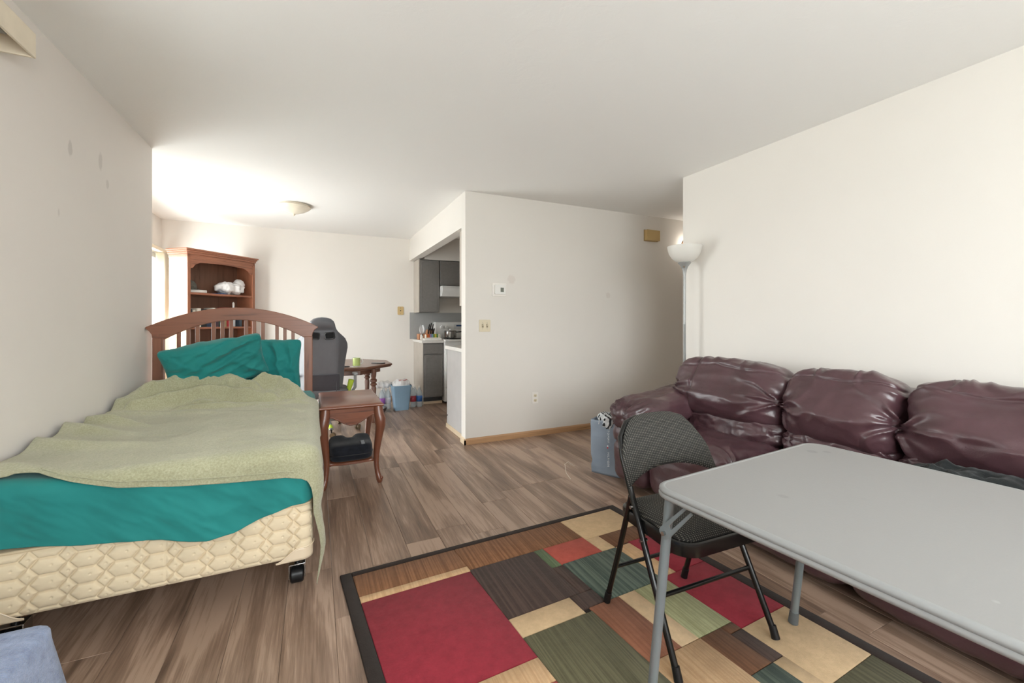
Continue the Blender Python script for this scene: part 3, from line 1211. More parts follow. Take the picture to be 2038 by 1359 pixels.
def tucks(x, y, pts, seed, k=9.0, amp=.014, L=.5):
    """creases that fan out from tuck points"""
    w = 0
    for n_, (px, py, am) in enumerate(pts):
        dx, dy = x - px, y - py
        r_ = np.hypot(dx, dy) + 1e-6
        th = np.arctan2(dy, dx)
        c = 1 - 2 * np.abs(np.sin(th * k * .5 + 1.3 * vn(r_ * 2.2, th * 2, seed=seed + n_) + n_))
        w = w + am * amp * c * np.exp(-r_ / L) * ss(0, .10, r_)
    return w


def back_cushion(y0, y1, seed, end=None):
    w = y1 - y0

    def disp(q, p, nrm, P):
        # local: x depth (negative faces the room), y along the sofa, z up
        Q = P.copy()
        yy, zz = P[:, 1] / (w / 2), P[:, 2] / .21
        front = ss(.25, -.25, q[:, 0])
        fat = .070 * np.exp(-((zz + .25) / .55) ** 2) * np.clip(1 - np.abs(yy) ** 3, 0, 1)
        tk = tucks(yy, zz, [(-1.02, -.1, 1.2), (1.02, -.2, 1.2), (-.3, 1.15, .35), (.45, 1.15, .35)], seed, k=7, amp=.024, L=.42)
        wr = .018 * (ridged(yy * .9 + zz * .9, zz * 1.3 - yy * .4, seed=seed + 7, octs=2) - .35) + .004 * fbm(yy * 4, zz * 4, seed=seed + 9)
        low = -.020 * np.exp(-((zz + .95) / .16) ** 2)
        seam = -.007 * np.exp(-((zz - .72 - .05 * np.sin(yy * 5 + seed)) / .035) ** 2)
        if end is not None:
            seam = seam - .014 * np.exp(-((yy - end) / .016) ** 2)
        d = front * (fat + tk + wr + low + seam) + (1 - front) * .008 * fbm(yy * 3, zz * 3, seed=seed + 4)
        Q = Q + nrm * d[:, None]
        Q[:, 2] += .018 * fbm(yy * 2.2 + seed, yy * 0, seed=seed + 2) * ss(.2, 1, zz) - .03 * np.abs(yy) ** 8 * ss(.2, 1, zz)
        return (Q,)
    mb = MB().puff(0, 0, 0, .26, w + .015, .44, n=4.2, res=(26, 92, 66), disp=disp, mtx=T(2.545, (y0 + y1) / 2, .705, ry=.22))
    return mb.build('back_cushion', LEATHER, sofa, world=True, angle=180)


def back_roll(y0, y1, seed):
    w = y1 - y0

    def disp(q, p, nrm, P):
        yy, zz = P[:, 1] / (w / 2), P[:, 2] / .10
        front = ss(.3, -.3, q[:, 0])
        d = front * (tucks(yy, zz, [(-1, .2, 1.2), (1, .2, 1.2), (-.4, 1.1, .8), (.35, 1.1, .8)], seed, k=8, amp=.015, L=.5)
                     + .010 * ridged(yy * 3.2, zz * 1.2, seed=seed) - .004) + .006 * fbm(yy * 5, zz * 4, seed=seed)
        return d
    return MB().puff(0, 0, 0, .30, w + .01, .22, n=3.4, res=(18, 70, 24), disp=disp, mtx=T(2.52, (y0 + y1) / 2, .495, ry=.15)).build('lumbar_roll', LEATHER, sofa, world=True, angle=180)


def seat_cushion(y0, y1, seed):
    w = y1 - y0

    def disp(q, p, nrm, P):
        yy, xx, zz = P[:, 1] / (w / 2), P[:, 0] / .30, P[:, 2] / .17
        top = ss(.1, .8, q[:, 2])
        fr = ss(-.3, -.9, q[:, 0])
        d = top * (.018 * np.clip(1 - yy ** 4, 0, 1) * np.clip(1 - xx ** 4, 0, 1) + tucks(yy, xx, [(-1, .6, 1), (1, .6, 1), (-1, -.8, .8), (1, -.8, .8)], seed, k=10, amp=.012, L=.6)
                   + .008 * (ridged(yy * 1.5, xx * 2.2, seed=seed) - .3))
        d = d + fr * (-.010 * np.exp(-((zz - .35) / .05) ** 2) + .006 * fbm(yy * 4, zz * 3, seed=seed + 3))
        return d
    return MB().puff((1.985 + 2.56) / 2, (y0 + y1) / 2, .240, .575, w + .008, .425, n=7, res=(44, 48, 34), disp=disp).build('seat_cushion', LEATHER, sofa, world=True, angle=180)


segs = [(1.53, 2.16), (1.0, 1.53), (.46, 1.0)]
back_cushion(1.535, 2.335, 101, end=.50)
back_cushion(1.0, 1.53, 131)
back_cushion(.30, .995, 161, end=-.55)
for k, (a, b_) in enumerate(segs):
    back_roll(a, b_ + (.06 if k == 0 else 0), 201 + 13 * k)
    seat_cushion(a, b_, 301 + 13 * k)
# body: base box, back board
MB().puff(2.46, 1.31, .17, .78, 2.16, .26, n=12, res=(10, 24, 6)).build('base', LEATHER, sofa, world=True, angle=180)
MB().puff(2.735, 1.31, .47, .20, 2.16, .74, n=8, res=(8, 30, 14)).build('back_board', LEATHER, sofa, world=True, angle=180)


def arm(cy, seed, flip):
    def dpad(q, p, nrm, P):
        xx, yy = P[:, 0] / .40, P[:, 1] / .17
        Q = P.copy()
        top = ss(-.2, .5, q[:, 2])
        gather = np.exp(-((xx + .86) / .18) ** 2) * .012 * np.sin(np.arctan2(P[:, 2], P[:, 1]) * 22)
        d = top * .018 * np.clip(1 - yy ** 4, 0, 1) + .010 * (ridged(xx * 2.0 + yy, yy * 1.4, seed=seed) - .3) + .006 * fbm(xx * 6, yy * 4, seed=seed + 2) + gather
        d = d + tucks(xx, yy, [(1.0, 0, 1.4), (-1.0, .6, .6)], seed, k=11, amp=.014, L=.6) * top
        Q = Q + nrm * d[:, None]
        Q[:, 2] += .06 * ss(-.6, .9, xx) - .035 * ss(-.5, -1.05, xx)
        return (Q,)

    def dbody(q, p, nrm, P):
        zz, xx = P[:, 2], P[:, 0] / .34
        return -.020 * np.exp(-((zz - .055) / .012) ** 2) + .012 * fbm(xx * 3, zz * 9, seed=seed + 5) + .012 * np.exp(-((zz - .12) / .05) ** 2)
    MB().puff(2.275, cy, .262, .66, .315, .46, n=6, res=(44, 22, 40), disp=dbody).build('arm_panel', LEATHER, sofa, world=True, angle=180)
    MB().puff(2.30, cy, .535, .78, .37, .19, n=3.6, res=(70, 34, 22), disp=dpad).build('arm_pad', LEATHER, sofa, world=True, angle=180)


arm(2.31, 401, False)
arm(.305, 431, True)
for x in (2.12, 2.78):
    for y in (.28, 2.36):
        MB().tube([(x, y, 0), (x, y, .06)], [.022, .028], 12).build('foot', BLACK_METAL, sofa, world=True)

# dark garment left on the seat
def dj(q, p, nrm, P):
    d = .030 * ridged(P[:, 0] * 9, P[:, 1] * 9, seed=77) - .01 + .02 * fbm(P[:, 0] * 14, P[:, 1] * 14, seed=78)
    return d * ss(-.4, .2, q[:, 2])


o = MB().puff(2.27, .66, .53, .30, .50, .15, n=3, res=(40, 50, 12), disp=dj).build('jacket', fabric('black_quilted', '#1d2122', var=.25, weave=300, strength=.4, sheen=.1, rough=.6), None, angle=180)
tag(o, 'dark crumpled jacket lying on the sofa seat behind the card table', 'jacket')

# ================================================================== rug
def rug_mat(name, col, stripe=0.0, col2=None, var=.12):
    m, nt, b = nodes_of(name)
    vec = coords(nt)
    f = noise(nt, vec, 26, 5, .7)
    c = hexc(col)
    r = ramp(nt, f, [(.3, tuple(x * (1 - var) for x in c[:3]) + (1,)), (.7, tuple(min(1, x * (1 + var)) for x in c[:3]) + (1,))])
    cur = r.outputs['Color']
    if stripe:
        g = noise(nt, coords(nt, (95, 1.2, 1)), 1.0, 3, .6)
        rr = ramp(nt, g, [(.44, (0, 0, 0, 1)), (.58, (min(1, stripe * 1.5),) * 3 + (1,))])
        cur = mixc(nt, rr.outputs['Color'], cur, hexc(col2 or col))
    nt.links.new(cur, b.inputs['Base Color'])
    b.inputs['Roughness'].default_value = .97
    b.inputs['Specular IOR Level'].default_value = .08
    b.inputs['Sheen Weight'].default_value = .08
    n1 = bump(nt, b, noise(nt, vec, 420, 3, .7), .6, .004)
    bump(nt, b, noise(nt, vec, 40, 4), .3, .006, n1)
    return m


RUGC = dict(border=rug_mat('pile_espresso', '#332a26'), brown=rug_mat('pile_brown', '#8a6246', .55, '#6c4a33'), tan=rug_mat('pile_tan', '#cdaa83', .35, '#b58e66'),
            beige=rug_mat('pile_beige', '#c8ac88'), red=rug_mat('pile_red', '#8f2f3a', var=.16), dark=rug_mat('pile_dark_brown', '#453833', .45, '#5b4a43'),
            green=rug_mat('pile_green', '#6c7a5c', .6, '#55634a'), rust=rug_mat('pile_rust', '#b0564a'), teal=rug_mat('pile_teal', '#47544c', .55, '#6a7469'),
            olive=rug_mat('pile_olive', '#5d5a44', .5, '#777257'), sage=rug_mat('pile_sage', '#a3a27d', .5, '#878862'), clay=rug_mat('pile_clay', '#94634c', .4, '#7a4f3c'),
            cream=rug_mat('pile_cream', '#d0b490'), umber=rug_mat('pile_umber', '#76543e', .5, '#5f4231'))
rug = thing('area_rug', 'patchwork area rug with red, tan and green blocks and a dark border', 'rug', (.101, 2.085, 0))
RA = math.radians(2.2)


def rug_pt(u, v, z):
    x = u + .045 * v
    y = -v
    return (x * math.cos(RA) - y * math.sin(RA), x * math.sin(RA) + y * math.cos(RA), z)


def rug_block(name, u0, u1, v0, v1, mat, z1=.0125, e=.003):
    mb = MB()
    g = .0008
    u0 += g; u1 -= g; v0 += g; v1 -= g
    lo = [rug_pt(u, v, .0055) for u, v in ((u0, v0), (u0, v1), (u1, v1), (u1, v0))]
    mi = [rug_pt(u, v, z1 - e) for u, v in ((u0, v0), (u0, v1), (u1, v1), (u1, v0))]
    hi = [rug_pt(u, v, z1) for u, v in ((u0 + e, v0 + e), (u0 + e, v1 - e), (u1 - e, v1 - e), (u1 - e, v0 + e))]
    fs = [(3, 2, 1, 0), (8, 9, 10, 11)]
    for a in range(4):
        b_ = (a + 1) % 4
        fs += [(a, b_, 4 + b_, 4 + a), (4 + a, 4 + b_, 8 + b_, 8 + a)]
    mb.add(lo + mi + hi, fs)
    return mb.build(name, mat, rug, angle=60)


RL = 2.25
MB().add([rug_pt(u, v, z) for z in (.0005, .005) for u, v in ((0, 0), (1.615, 0), (1.615, RL), (0, RL))], [(0, 1, 2, 3), (7, 6, 5, 4), (0, 4, 5, 1), (1, 5, 6, 2), (2, 6, 7, 3), (3, 7, 4, 0)]).build('backing', RUGC['border'], rug, smooth=False)
rug_block('border', 0, .05, 0, RL, RUGC['border'])
rug_block('border', 1.56, 1.615, 0, RL, RUGC['border'])
rug_block('border', .05, 1.56, 0, .035, RUGC['border'])
rug_block('border', .05, 1.56, RL - .05, RL, RUGC['border'])
P_ = [('brown', .05, .54, .035, .20), ('brown', .54, 1.19, .035, .235), ('tan', .05, .54, .20, .245), ('red', .05, .535, .245, .82),
      ('dark', .535, .885, .235, .61), ('dark', .885, .945, .40, .61), ('dark', .825, .945, .61, .70), ('green', .885, .94, .235, .40), ('rust', .94, 1.19, .235, .395),
      ('beige', 1.19, 1.56, .035, .265), ('beige', 1.19, 1.275, .265, .395), ('umber', 1.275, 1.56, .265, .385), ('tan', 1.275, 1.37, .395, .69),
      ('teal', .945, 1.275, .395, .70), ('red', 1.37, 1.56, .385, .69), ('red', 1.285, 1.56, .69, 1.06), ('beige', .535, .825, .61, .72), ('olive', .535, .855, .72, 1.30),
      ('tan', .30, .535, .82, .93), ('rust', .30, .535, .93, 1.25), ('sage', .05, .30, .82, 1.30), ('clay', .855, 1.01, .70, 1.02), ('cream', 1.01, 1.10, .70, 1.02), ('sage', 1.10, 1.285, .70, 1.02),
      ('tan', .855, 1.105, 1.02, 1.30), ('umber', 1.105, 1.22, 1.02, 1.21), ('umber', 1.22, 1.285, 1.02, 1.06), ('dark', 1.22, 1.285, 1.06, 1.21), ('beige', 1.285, 1.56, 1.06, 1.35),
      ('beige', 1.225, 1.285, 1.21, 1.35), ('teal', 1.105, 1.225, 1.21, 1.45), ('olive', 1.225, 1.56, 1.35, 1.65), ('beige', .30, .535, 1.25, 1.30),
      ('dark', .05, .50, 1.30, 1.70), ('tan', .50, .80, 1.30, 1.45), ('red', .50, .92, 1.45, 1.95), ('rust', .80, 1.105, 1.30, 1.45), ('sage', .92, 1.225, 1.45, 1.80), ('brown', .05, .50, 1.70, 2.2),
      ('brown', .50, .92, 1.95, 2.2), ('red', 1.225, 1.56, 1.65, 2.2), ('cream', .92, 1.225, 1.80, 2.2)]
for c, u0, u1, v0, v1 in P_:
    rug_block('patch', u0, u1, v0, v1, RUGC[c])
RUGTOP = .0125

# ================================================================== card table
GREY_VINYL = wall_mat('grey_table_top', '#8a8988', rough=.42, spots=((.30, .36, .70, .022, 1.2, 1, .45, '#6e6e6d'), (.34, .33, .70, .016, 1.2, 1, .4, '#6e6e6d'), (-.189, .198, .70, .013, 1, 1, .45, '#747473'),
                                                             (-.022, .086, .70, .014, 1.3, 1, .25, '#80807f'), (-.28, .071, .70, .0028, .8, 1, .8, '#e6e6e4'), (-.32, -.204, .70, .006, 1, 1, .35, '#c0c0bf')))
GREY_RIM = M('grey_rim', '#8b8c8c', rough=.4, var=.03)
GREY_METAL = M('grey_painted_steel', '#7f898d', rough=.35, metal=.25, var=.06)
TZ = .720
ct = thing('folding_card_table', 'grey square folding card table standing on the rug by the sofa', 'table', (1.322, .514, RUGTOP + .002), math.radians(4.2))
HW = .432


def ring(h, r, z):
    return [(x, y, z) for x, y in rrect(-h, h, -h, h, r, 8)]


zt = TZ - RUGTOP
prof = [(HW - .060, zt - .029), (HW - .006, zt - .029), (HW, zt - .025), (HW + .001, zt - .019), (HW - .003, zt - .014), (HW, zt - .010), (HW - .001, zt - .005), (HW - .006, zt - .0008), (HW - .014, zt), (HW - .018, zt - .0018)]
V, Fc = [], []
for k, (h, z) in enumerate(prof):
    V += ring(h, max(.01, .062 - (HW - h)), z)
n_ = len(V) // len(prof)
for k in range(len(prof) - 1):
    for i in range(n_):
        j = (i + 1) % n_
        Fc.append((k * n_ + i, k * n_ + j, (k + 1) * n_ + j, (k + 1) * n_ + i))
MB().add(V, Fc).build('rim', GREY_RIM, ct, angle=60)
o_t = MB().prism(rrect(-HW + .016, HW - .016, -HW + .016, HW - .016, .048, 8), zt - .030, zt - .0012, 'z').build('top_panel', GREY_VINYL, ct, angle=30)
MB().box(-HW + .07, HW - .07, -HW + .07, HW - .07, zt - .042, zt - .0305).build('under_frame', GREY_METAL, ct, bevel=.003)
for sx in (-1, 1):
    for sy in (-1, 1):
        x, y = sx * (HW - .045), sy * (HW - .035)
        lg = MB().tube([(x, y, zt - .028), (x + sx * .004, y + sy * .068, .03)], .0135, 16).build('leg', GREY_METAL, ct)
        MB().tube([(x + sx * .004, y + sy * .066, .045), (x + sx * .004, y + sy * .071, 0)], [.0155, .017], 16).build('foot_cap', M('grey_rubber', '#5c6163', rough=.6), lg)
        # slotted folding brace between leg and frame
        A = Vector((x + sx * .016, y + sy * .006, zt - .135))
        B = Vector((x + sx * .016, y - sy * .075, zt - .040))
        d_ = (B - A).normalized()
        L_ = (B - A).length
        ob = [(-.014, -.010), (-.010, -.0155), (0, -.018), (L_, -.013), (L_, -.006), (.030, -.006), (.026, 0), (.030, .006), (L_, .006), (L_, .013), (0, .018), (-.010, .0155), (-.014, .010)]
        e2 = Vector((0, -d_.z, d_.y)).normalized()
        mb = MB()
        V_ = [tuple(A + d_ * p[0] + e2 * p[1] + Vector((o_, 0, 0))) for o_ in (-.0015, .0015) for p in ob]
        n2 = len(ob)
        mb.add(V_, [tuple(range(n2)), tuple(range(2 * n2 - 1, n2 - 1, -1))] + [(k, (k + 1) % n2, n2 + (k + 1) % n2, n2 + k) for k in range(n2)])
        br = mb.build('brace', GREY_METAL, ct, smooth=False)
        MB().tube([tuple(A + Vector((sx * .010, 0, 0))), tuple(A - Vector((sx * .012, 0, 0)))], .006, 12).build('rivet', CHROME, br)

# ================================================================== black folding chair
def chair_fabric():
    m, nt, b = nodes_of('dotted_black_upholstery')
    tc = nt.nodes.new('ShaderNodeTexCoord')
    sep = nt.nodes.new('ShaderNodeSeparateXYZ')
    nt.links.new(tc.outputs['Object'], sep.inputs[0])

    def wave(sock, fr):
        a = nd(nt, 'ShaderNodeMath', operation='MULTIPLY')
        nt.links.new(sock, a.inputs[0]); a.inputs[1].default_value = fr
        s_ = nd(nt, 'ShaderNodeMath', operation='SINE')
        nt.links.new(a.outputs[0], s_.inputs[0])
        return s_.outputs[0]
    yz = nd(nt, 'ShaderNodeMath', operation='ADD')
    nt.links.new(sep.outputs[1], yz.inputs[0]); nt.links.new(sep.outputs[2], yz.inputs[1])
    w1, w2 = wave(sep.outputs[0], 2 * PI / .0085), wave(yz.outputs[0], 2 * PI / .0085)
    pr_ = nd(nt, 'ShaderNodeMath', operation='ADD')
    nt.links.new(w1, pr_.inputs[0]); nt.links.new(w2, pr_.inputs[1])
    r = ramp(nt, pr_.outputs[0], [(.05, hexc('#1c1b19')), (.95, hexc('#2b2a27')), (1.0, hexc('#77746b'))])
    r2 = nd(nt, 'ShaderNodeMapRange')
    r2.inputs['From Min'].default_value = -2; r2.inputs['From Max'].default_value = 2
    nt.links.new(pr_.outputs[0], r2.inputs['Value'])
    nt.links.new(r2.outputs[0], r.inputs['Fac'])
    r.color_ramp.elements[0].position = .35
    r.color_ramp.elements[1].position = .74
    r.color_ramp.elements[2].position = .93
    nt.links.new(r.outputs['Color'], b.inputs['Base Color'])
    b.inputs['Roughness'].default_value = .85
    bump(nt, b, r2.outputs[0], .5, .0015)
    return m


CHF = chair_fabric()
GLOSSBLK = M('gloss_black_steel', '#141414', rough=.25, metal=.2, var=.1, spec=.6)
# origin between the feet; x across, y: front of the chair is -y
ch = thing('folding_chair', 'black metal folding chair with dotted padded seat tucked at the card table', 'chair', (1.305, 1.19, RUGTOP + .004), math.radians(-2.0))
hwid = .222


def tube_pts(sx, pts):
    return [(sx * x, y, z) for x, y, z in pts]


front_pts = [(hwid + .012, -.195, .012), (hwid + .006, -.055, .30), (hwid - .004, .075, .56), (hwid - .012, .118, .63), (hwid - .030, .154, .697), (hwid - .075, .178, .744), (hwid - .13, .186, .760)]
rear_pts = [(hwid - .010, .215, .012), (hwid - .014, .150, .22), (hwid - .018, .082, .46), (hwid - .018, .074, .49)]
full = [(-x, y, z) for x, y, z in front_pts]
MB().tube(full[:] + [(0, .186, .761)] + front_pts[::-1], .0115, 12).build('front_frame', GLOSSBLK, ch)
for sx in (-1, 1):
    rl = MB().tube(tube_pts(sx, rear_pts), .011, 12).build('rear_leg', GLOSSBLK, ch)
    MB().tube(tube_pts(sx, [(hwid - .010, .205, .045), (hwid - .010, .218, 0)]), [.0135, .015], 12).build('foot_cap', BLACK_METAL, rl)
    MB().tube(tube_pts(sx, [(hwid + .012, -.185, .04), (hwid + .012, -.199, 0)]), [.0135, .015], 12).build('foot_cap', BLACK_METAL, ch)
    MB().tube(tube_pts(sx, [(hwid - .022, .076, .50), (hwid - .012, .010, .425)]), .0045, 8).build('link_bar', CHROME, ch)
    for p in ((hwid - .002, .032, .47), (hwid - .002, -.022, .37)):
        MB().tube([(sx * (p[0] - .01), p[1], p[2]), (sx * (p[0] + .022), p[1], p[2])], .006, 10).build('rivet', CHROME, ch)
MB().tube([(-hwid - .008, -.098, .21), (hwid + .008, -.098, .21)], .008, 10).build('crossbar', GLOSSBLK, ch)
MB().tube([(-hwid + .012, .165, .17), (hwid - .012, .165, .17)], .008, 10).build('crossbar', GLOSSBLK, ch)
# seat: steel pan with rolled edge and a padded top
SZ = .425


def seat_outline(g=0.0):
    o = []
    for x, y, r, a in ((.205, .165, .05, 0), (-.205, .165, .05, PI / 2), (-.228, -.212, .070, PI), (.228, -.212, .070, 1.5 * PI)):
        o += [(x * 1.0 - math.copysign(r, x) + (r + g) * math.cos(a + k / 6 * PI / 2), y - math.copysign(r, y) + (r + g) * math.sin(a + k / 6 * PI / 2)) for k in range(7)]
    return o


SEATM = T(0, -.025, .012, rx=math.radians(-2))


def stack(rings):
    V, Fc = [], []
    n_ = len(rings[0])
    for r in rings:
        V += r
    for k in range(len(rings) - 1):
        for i in range(n_):
            j = (i + 1) % n_
            Fc.append((k * n_ + i, k * n_ + j, (k + 1) * n_ + j, (k + 1) * n_ + i))
    Fc.append(tuple(range(n_))[::-1])
    Fc.append(tuple(range((len(rings) - 1) * n_, len(rings) * n_)))
    return V, Fc


rings = [[(x, y, z) for x, y in seat_outline(g)] for g, z in ((-.012, SZ - .048), (.0, SZ - .046), (.002, SZ - .012), (0, SZ - .003), (-.006, SZ), (-.016, SZ - .001))]
V, Fc = stack(rings)
MB().add(V, Fc, SEATM).build('seat_pan', GLOSSBLK, ch, angle=50)
rings = [[(x * k, y * k, z) for x, y in seat_outline(g)] for g, k, z in ((-.013, 1, SZ - .004), (-.011, 1, SZ + .006), (-.020, 1, SZ + .016), (-.030, .94, SZ + .024), (-.030, .80, SZ + .029), (-.030, .55, SZ + .032), (-.030, .25, SZ + .033))]
V, Fc = stack(rings)
MB().add(V, Fc, SEATM).build('seat_pad', CHF, ch, angle=180)
# backrest: wide padded panel, arched below, bent around the sitter
nu, nv = 44, 18
U, Vv = np.meshgrid(np.linspace(-1, 1, nu), np.linspace(0, 1, nv), indexing='ij')


def back_surf(off):
    # upper edge follows the tube, lower edge is an arch
    wtop = .226
    ztop = .776 - .150 * np.abs(U) ** 3.8
    zbot = .582 - .055 * np.abs(U) ** 2.2
    z = zbot + (ztop - zbot) * Vv
    w = wtop * (1 + .035 * (1 - Vv))
    x = U * w
    y = .066 + (z - .56) * .46 + .018 * (1 - U ** 2) + off * np.clip(1 - np.abs(U) ** 6, 0, 1) ** .5 * np.clip(1 - np.abs(2 * Vv - 1) ** 6, 0, 1) ** .5
    return x, y, z


mb = MB()
mb.grid(*back_surf(-.017))
mb.grid(*back_surf(.017))
bk = mb.build('backrest', CHF, ch, angle=180)

# ================================================================== shopping bag beside the sofa arm
BAGM = M('grey_blue_paper', '#8692a0', rough=.5, var=.10, vscale=7, bmp=.15, bscale=25, bdist=.01, spec=.35)
bag = thing('shopping_bag', 'grey blue paper shopping bag with white lettering beside the sofa arm', 'bag', (2.058, 2.635, 0), math.radians(-60))
# local: x across the printed face, -y is the face normal
bw, bd, bh = .120, .050, .415
nz, nper = 26, 40
Xb, Yb, Zb = [], [], []
for k in range(nz):
    z = bh * k / (nz - 1)
    row = []
    per = rrect(-bw, bw, -bd, bd, .012, 3)
    n_ = len(per)
    pts = []
    for (a, b_), (c, d_) in zip(per, per[1:] + per[:1]):
        pts += [(a, b_), ((a + c) / 2, (b_ + d_) / 2)]
    Xb.append([p[0] for p in pts]); Yb.append([p[1] for p in pts]); Zb.append([z] * len(pts))
Xb, Yb, Zb = map(np.array, (Xb, Yb, Zb))
Yb = Yb + .010 * fbm(Xb * 11, Zb * 9, seed=5) + np.sign(Yb) * .006 * np.sin(Zb * 22) * ss(.0, .12, .2 - Zb) + np.sign(Yb) * .008 * ss(.0, .3, Zb)
Xb = Xb + .006 * fbm(Yb * 9, Zb * 9, seed=6) - np.sign(Xb) * .012 * np.exp(-((Zb - .10) / .03) ** 2)
MB().grid(Xb.T, Yb.T, Zb.T, close_u=True).build('body', BAGM, bag, solid=.0015, angle=60)
MB().prism(rrect(-bw + .004, bw - .004, -bd + .004, bd - .004, .01, 3), .002, .012, 'z').build('bottom', BAGM, bag, smooth=False)


def text_mesh(name, txt, size, mtx, mat, parent, space=1.0):
    cu = bpy.data.curves.new(name, 'FONT')
    cu.body = txt
    cu.size = size
    cu.space_character = space
    cu.align_x = 'CENTER'
    cu.align_y = 'CENTER'
    cu.extrude = .0004
    tmp = bpy.data.objects.new('tmp_text', cu)
    COL.objects.link(tmp)
    bpy.context.view_layer.update()
    me = bpy.data.meshes.new_from_object(tmp.evaluated_get(bpy.context.evaluated_depsgraph_get()))
    bpy.data.objects.remove(tmp)
    bpy.data.curves.remove(cu)
    me.name = name
    me.transform(mtx)
    me.materials.clear()
    me.materials.append(mat)
    o = bpy.data.objects.new(name, me)
    COL.objects.link(o)
    o.parent = parent
    return o


WHITE_INK = M('white_ink', '#eef1f3', rough=.5, var=.02)
RED_INK = M('red_ink', '#c4283a', rough=.5, var=.02)
NAVY_INK = M('navy_ink', '#22304f', rough=.5, var=.02)
# lettering that reads downwards on the narrow printed face
TM = T(.030, -bd - .0145, .215, rx=PI / 2, ry=0, rz=0) @ Euler((0, 0, -PI / 2)).to_matrix().to_4x4()
text_mesh('lettering', 'TOMMY', .021, TM @ T(-.088, 0, 0), WHITE_INK, bag, 1.45)
text_mesh('lettering', 'HILFIGER', .021, TM @ T(.088, 0, 0), WHITE_INK, bag, 1.35)
MB().box(-.012, .012, -.009, 0, 0, .0006, mtx=TM @ T(-.008, 0, 0)).build('emblem', WHITE_INK, bag, smooth=False)
MB().box(0, .012, -.009, 0, .0002, .0010, mtx=TM @ T(-.008, 0, 0)).build('emblem', RED_INK, bag, smooth=False)
for s_ in (-1, 1):
    pts = [(-.05, s_ * (bd + .006), bh - .03), (-.045, s_ * (bd + .004), bh + .03), (0, s_ * bd * .6, bh + .052), (.045, s_ * (bd + .004), bh + .03), (.05, s_ * (bd + .006), bh - .03)]
    MB().tube(pts, .003, 8).build('handle', M('cord_white', '#d9dadb', rough=.8), bag)


# clothes stuffed in the bag: dark piece and striped piece
def crumple(name, label, cat, c, sz, mat, seed, amp=.02, fr=14, n=2.6, res=(26, 26, 18), group=None, parent=None):
    def dd(q, p, nrm, P):
        return amp * (ridged(P[:, 0] * fr, P[:, 1] * fr, P[:, 2] * fr, seed=seed) - .3) + amp * .6 * fbm(P[:, 0] * fr * 2, P[:, 1] * fr * 2, P[:, 2] * fr * 2, seed=seed + 1)
    o = MB().puff(c[0], c[1], c[2], sz[0], sz[1], sz[2], n=n, res=res, disp=dd).build(name, mat, parent, angle=180)
    if parent is None:
        tag(o, label, cat, group)
    return o


def stripe_mat():
    m, nt, b = nodes_of('striped_cloth')
    w = nd(nt, 'ShaderNodeTexWave')
    w.inputs['Scale'].default_value = 14
    w.inputs['Distortion'].default_value = 6
    nt.links.new(coords(nt), w.inputs['Vector'])
    r = ramp(nt, w.outputs['Fac'], [(.45, hexc('#1a1b20')), (.55, hexc('#cfd2d4'))])
    nt.links.new(r.outputs['Color'], b.inputs['Base Color'])
    b.inputs['Roughness'].default_value = .8
    return m


crumple('garment', 'black and white striped clothing stuffed into the paper shopping bag', 'clothing', (2.058, 2.635, .41), (.12, .17, .11), stripe_mat(), 8, .018, 16)

# thin cord on the floor beside the bag
o = MB().tube([(1.90, 2.86, .006), (1.84, 2.86, .05), (1.77, 2.80, .06), (1.72, 2.70, .03), (1.72, 2.64, .006)], .0022, 6).build('cord', M('cord_cream', '#ddd5c8', rough=.6), None)
tag(o, 'thin pale looped cord on the floor beside the paper bag', 'cord')

# ================================================================== torchiere floor lamp
LAMPG = M('lamp_grey', '#9ea09f', rough=.35, metal=.35, var=.05)


def shade_mat():
    m, nt, b = nodes_of('frosted_shade')
    b.inputs['Base Color'].default_value = hexc('#f0efec')
    b.inputs['Roughness'].default_value = .35
    tr = nt.nodes.new('ShaderNodeBsdfTranslucent')
    tr.inputs['Color'].default_value = hexc('#f2f0ea')
    mx = nt.nodes.new('ShaderNodeMixShader')
    mx.inputs[0].default_value = .4
    nt.links.new(b.outputs[0], mx.inputs[1]); nt.links.new(tr.outputs[0], mx.inputs[2])
    nt.links.new(mx.outputs[0], nt.nodes['Material Output'].inputs['Surface'])
    return m


SHADE = shade_mat()
lamp = thing('floor_lamp', 'slim grey torchiere floor lamp with frosted white bowl shade', 'lamp', (2.772, 2.540, 0))
MB().lathe([(0, 0), (.108, 0), (.110, .008), (.104, .018), (.05, .026), (.018, .034), (.014, .05), (0, .05)], 32).build('base', LAMPG, lamp)
MB().tube([(0, 0, .04), (0, 0, .6)], .0105, 12).build('pole', LAMPG, lamp)
MB().tube([(0, 0, .595), (0, 0, .605), (0, 0, 1.15), (0, 0, 1.155)], [.0125, .0125, .0105, .0125], 12).build('pole', LAMPG, lamp)
MB().tube([(0, 0, 1.155), (0, 0, 1.575)], .0105, 12).build('pole', LAMPG, lamp)
MB().lathe([(.011, 1.555), (.013, 1.580), (.018, 1.605), (.030, 1.635), (.046, 1.655), (.052, 1.663), (.050, 1.670), (0, 1.670)], 24).build('neck', LAMPG, lamp)
MB().lathe([(.045, 1.667), (.070, 1.677), (.100, 1.703), (.122, 1.740), (.133, 1.780), (.136, 1.801), (.133, 1.802), (.129, 1.777), (.118, 1.742), (.098, 1.707), (.069, 1.682), (.045, 1.672)], 40).build('shade', SHADE, lamp)
MB().tube([(-.02, -.016, 1.627), (-.052, -.040, 1.627)], .004, 8).build('switch', M('switch_brass', '#8f7a58', rough=.4, metal=.6), lamp)

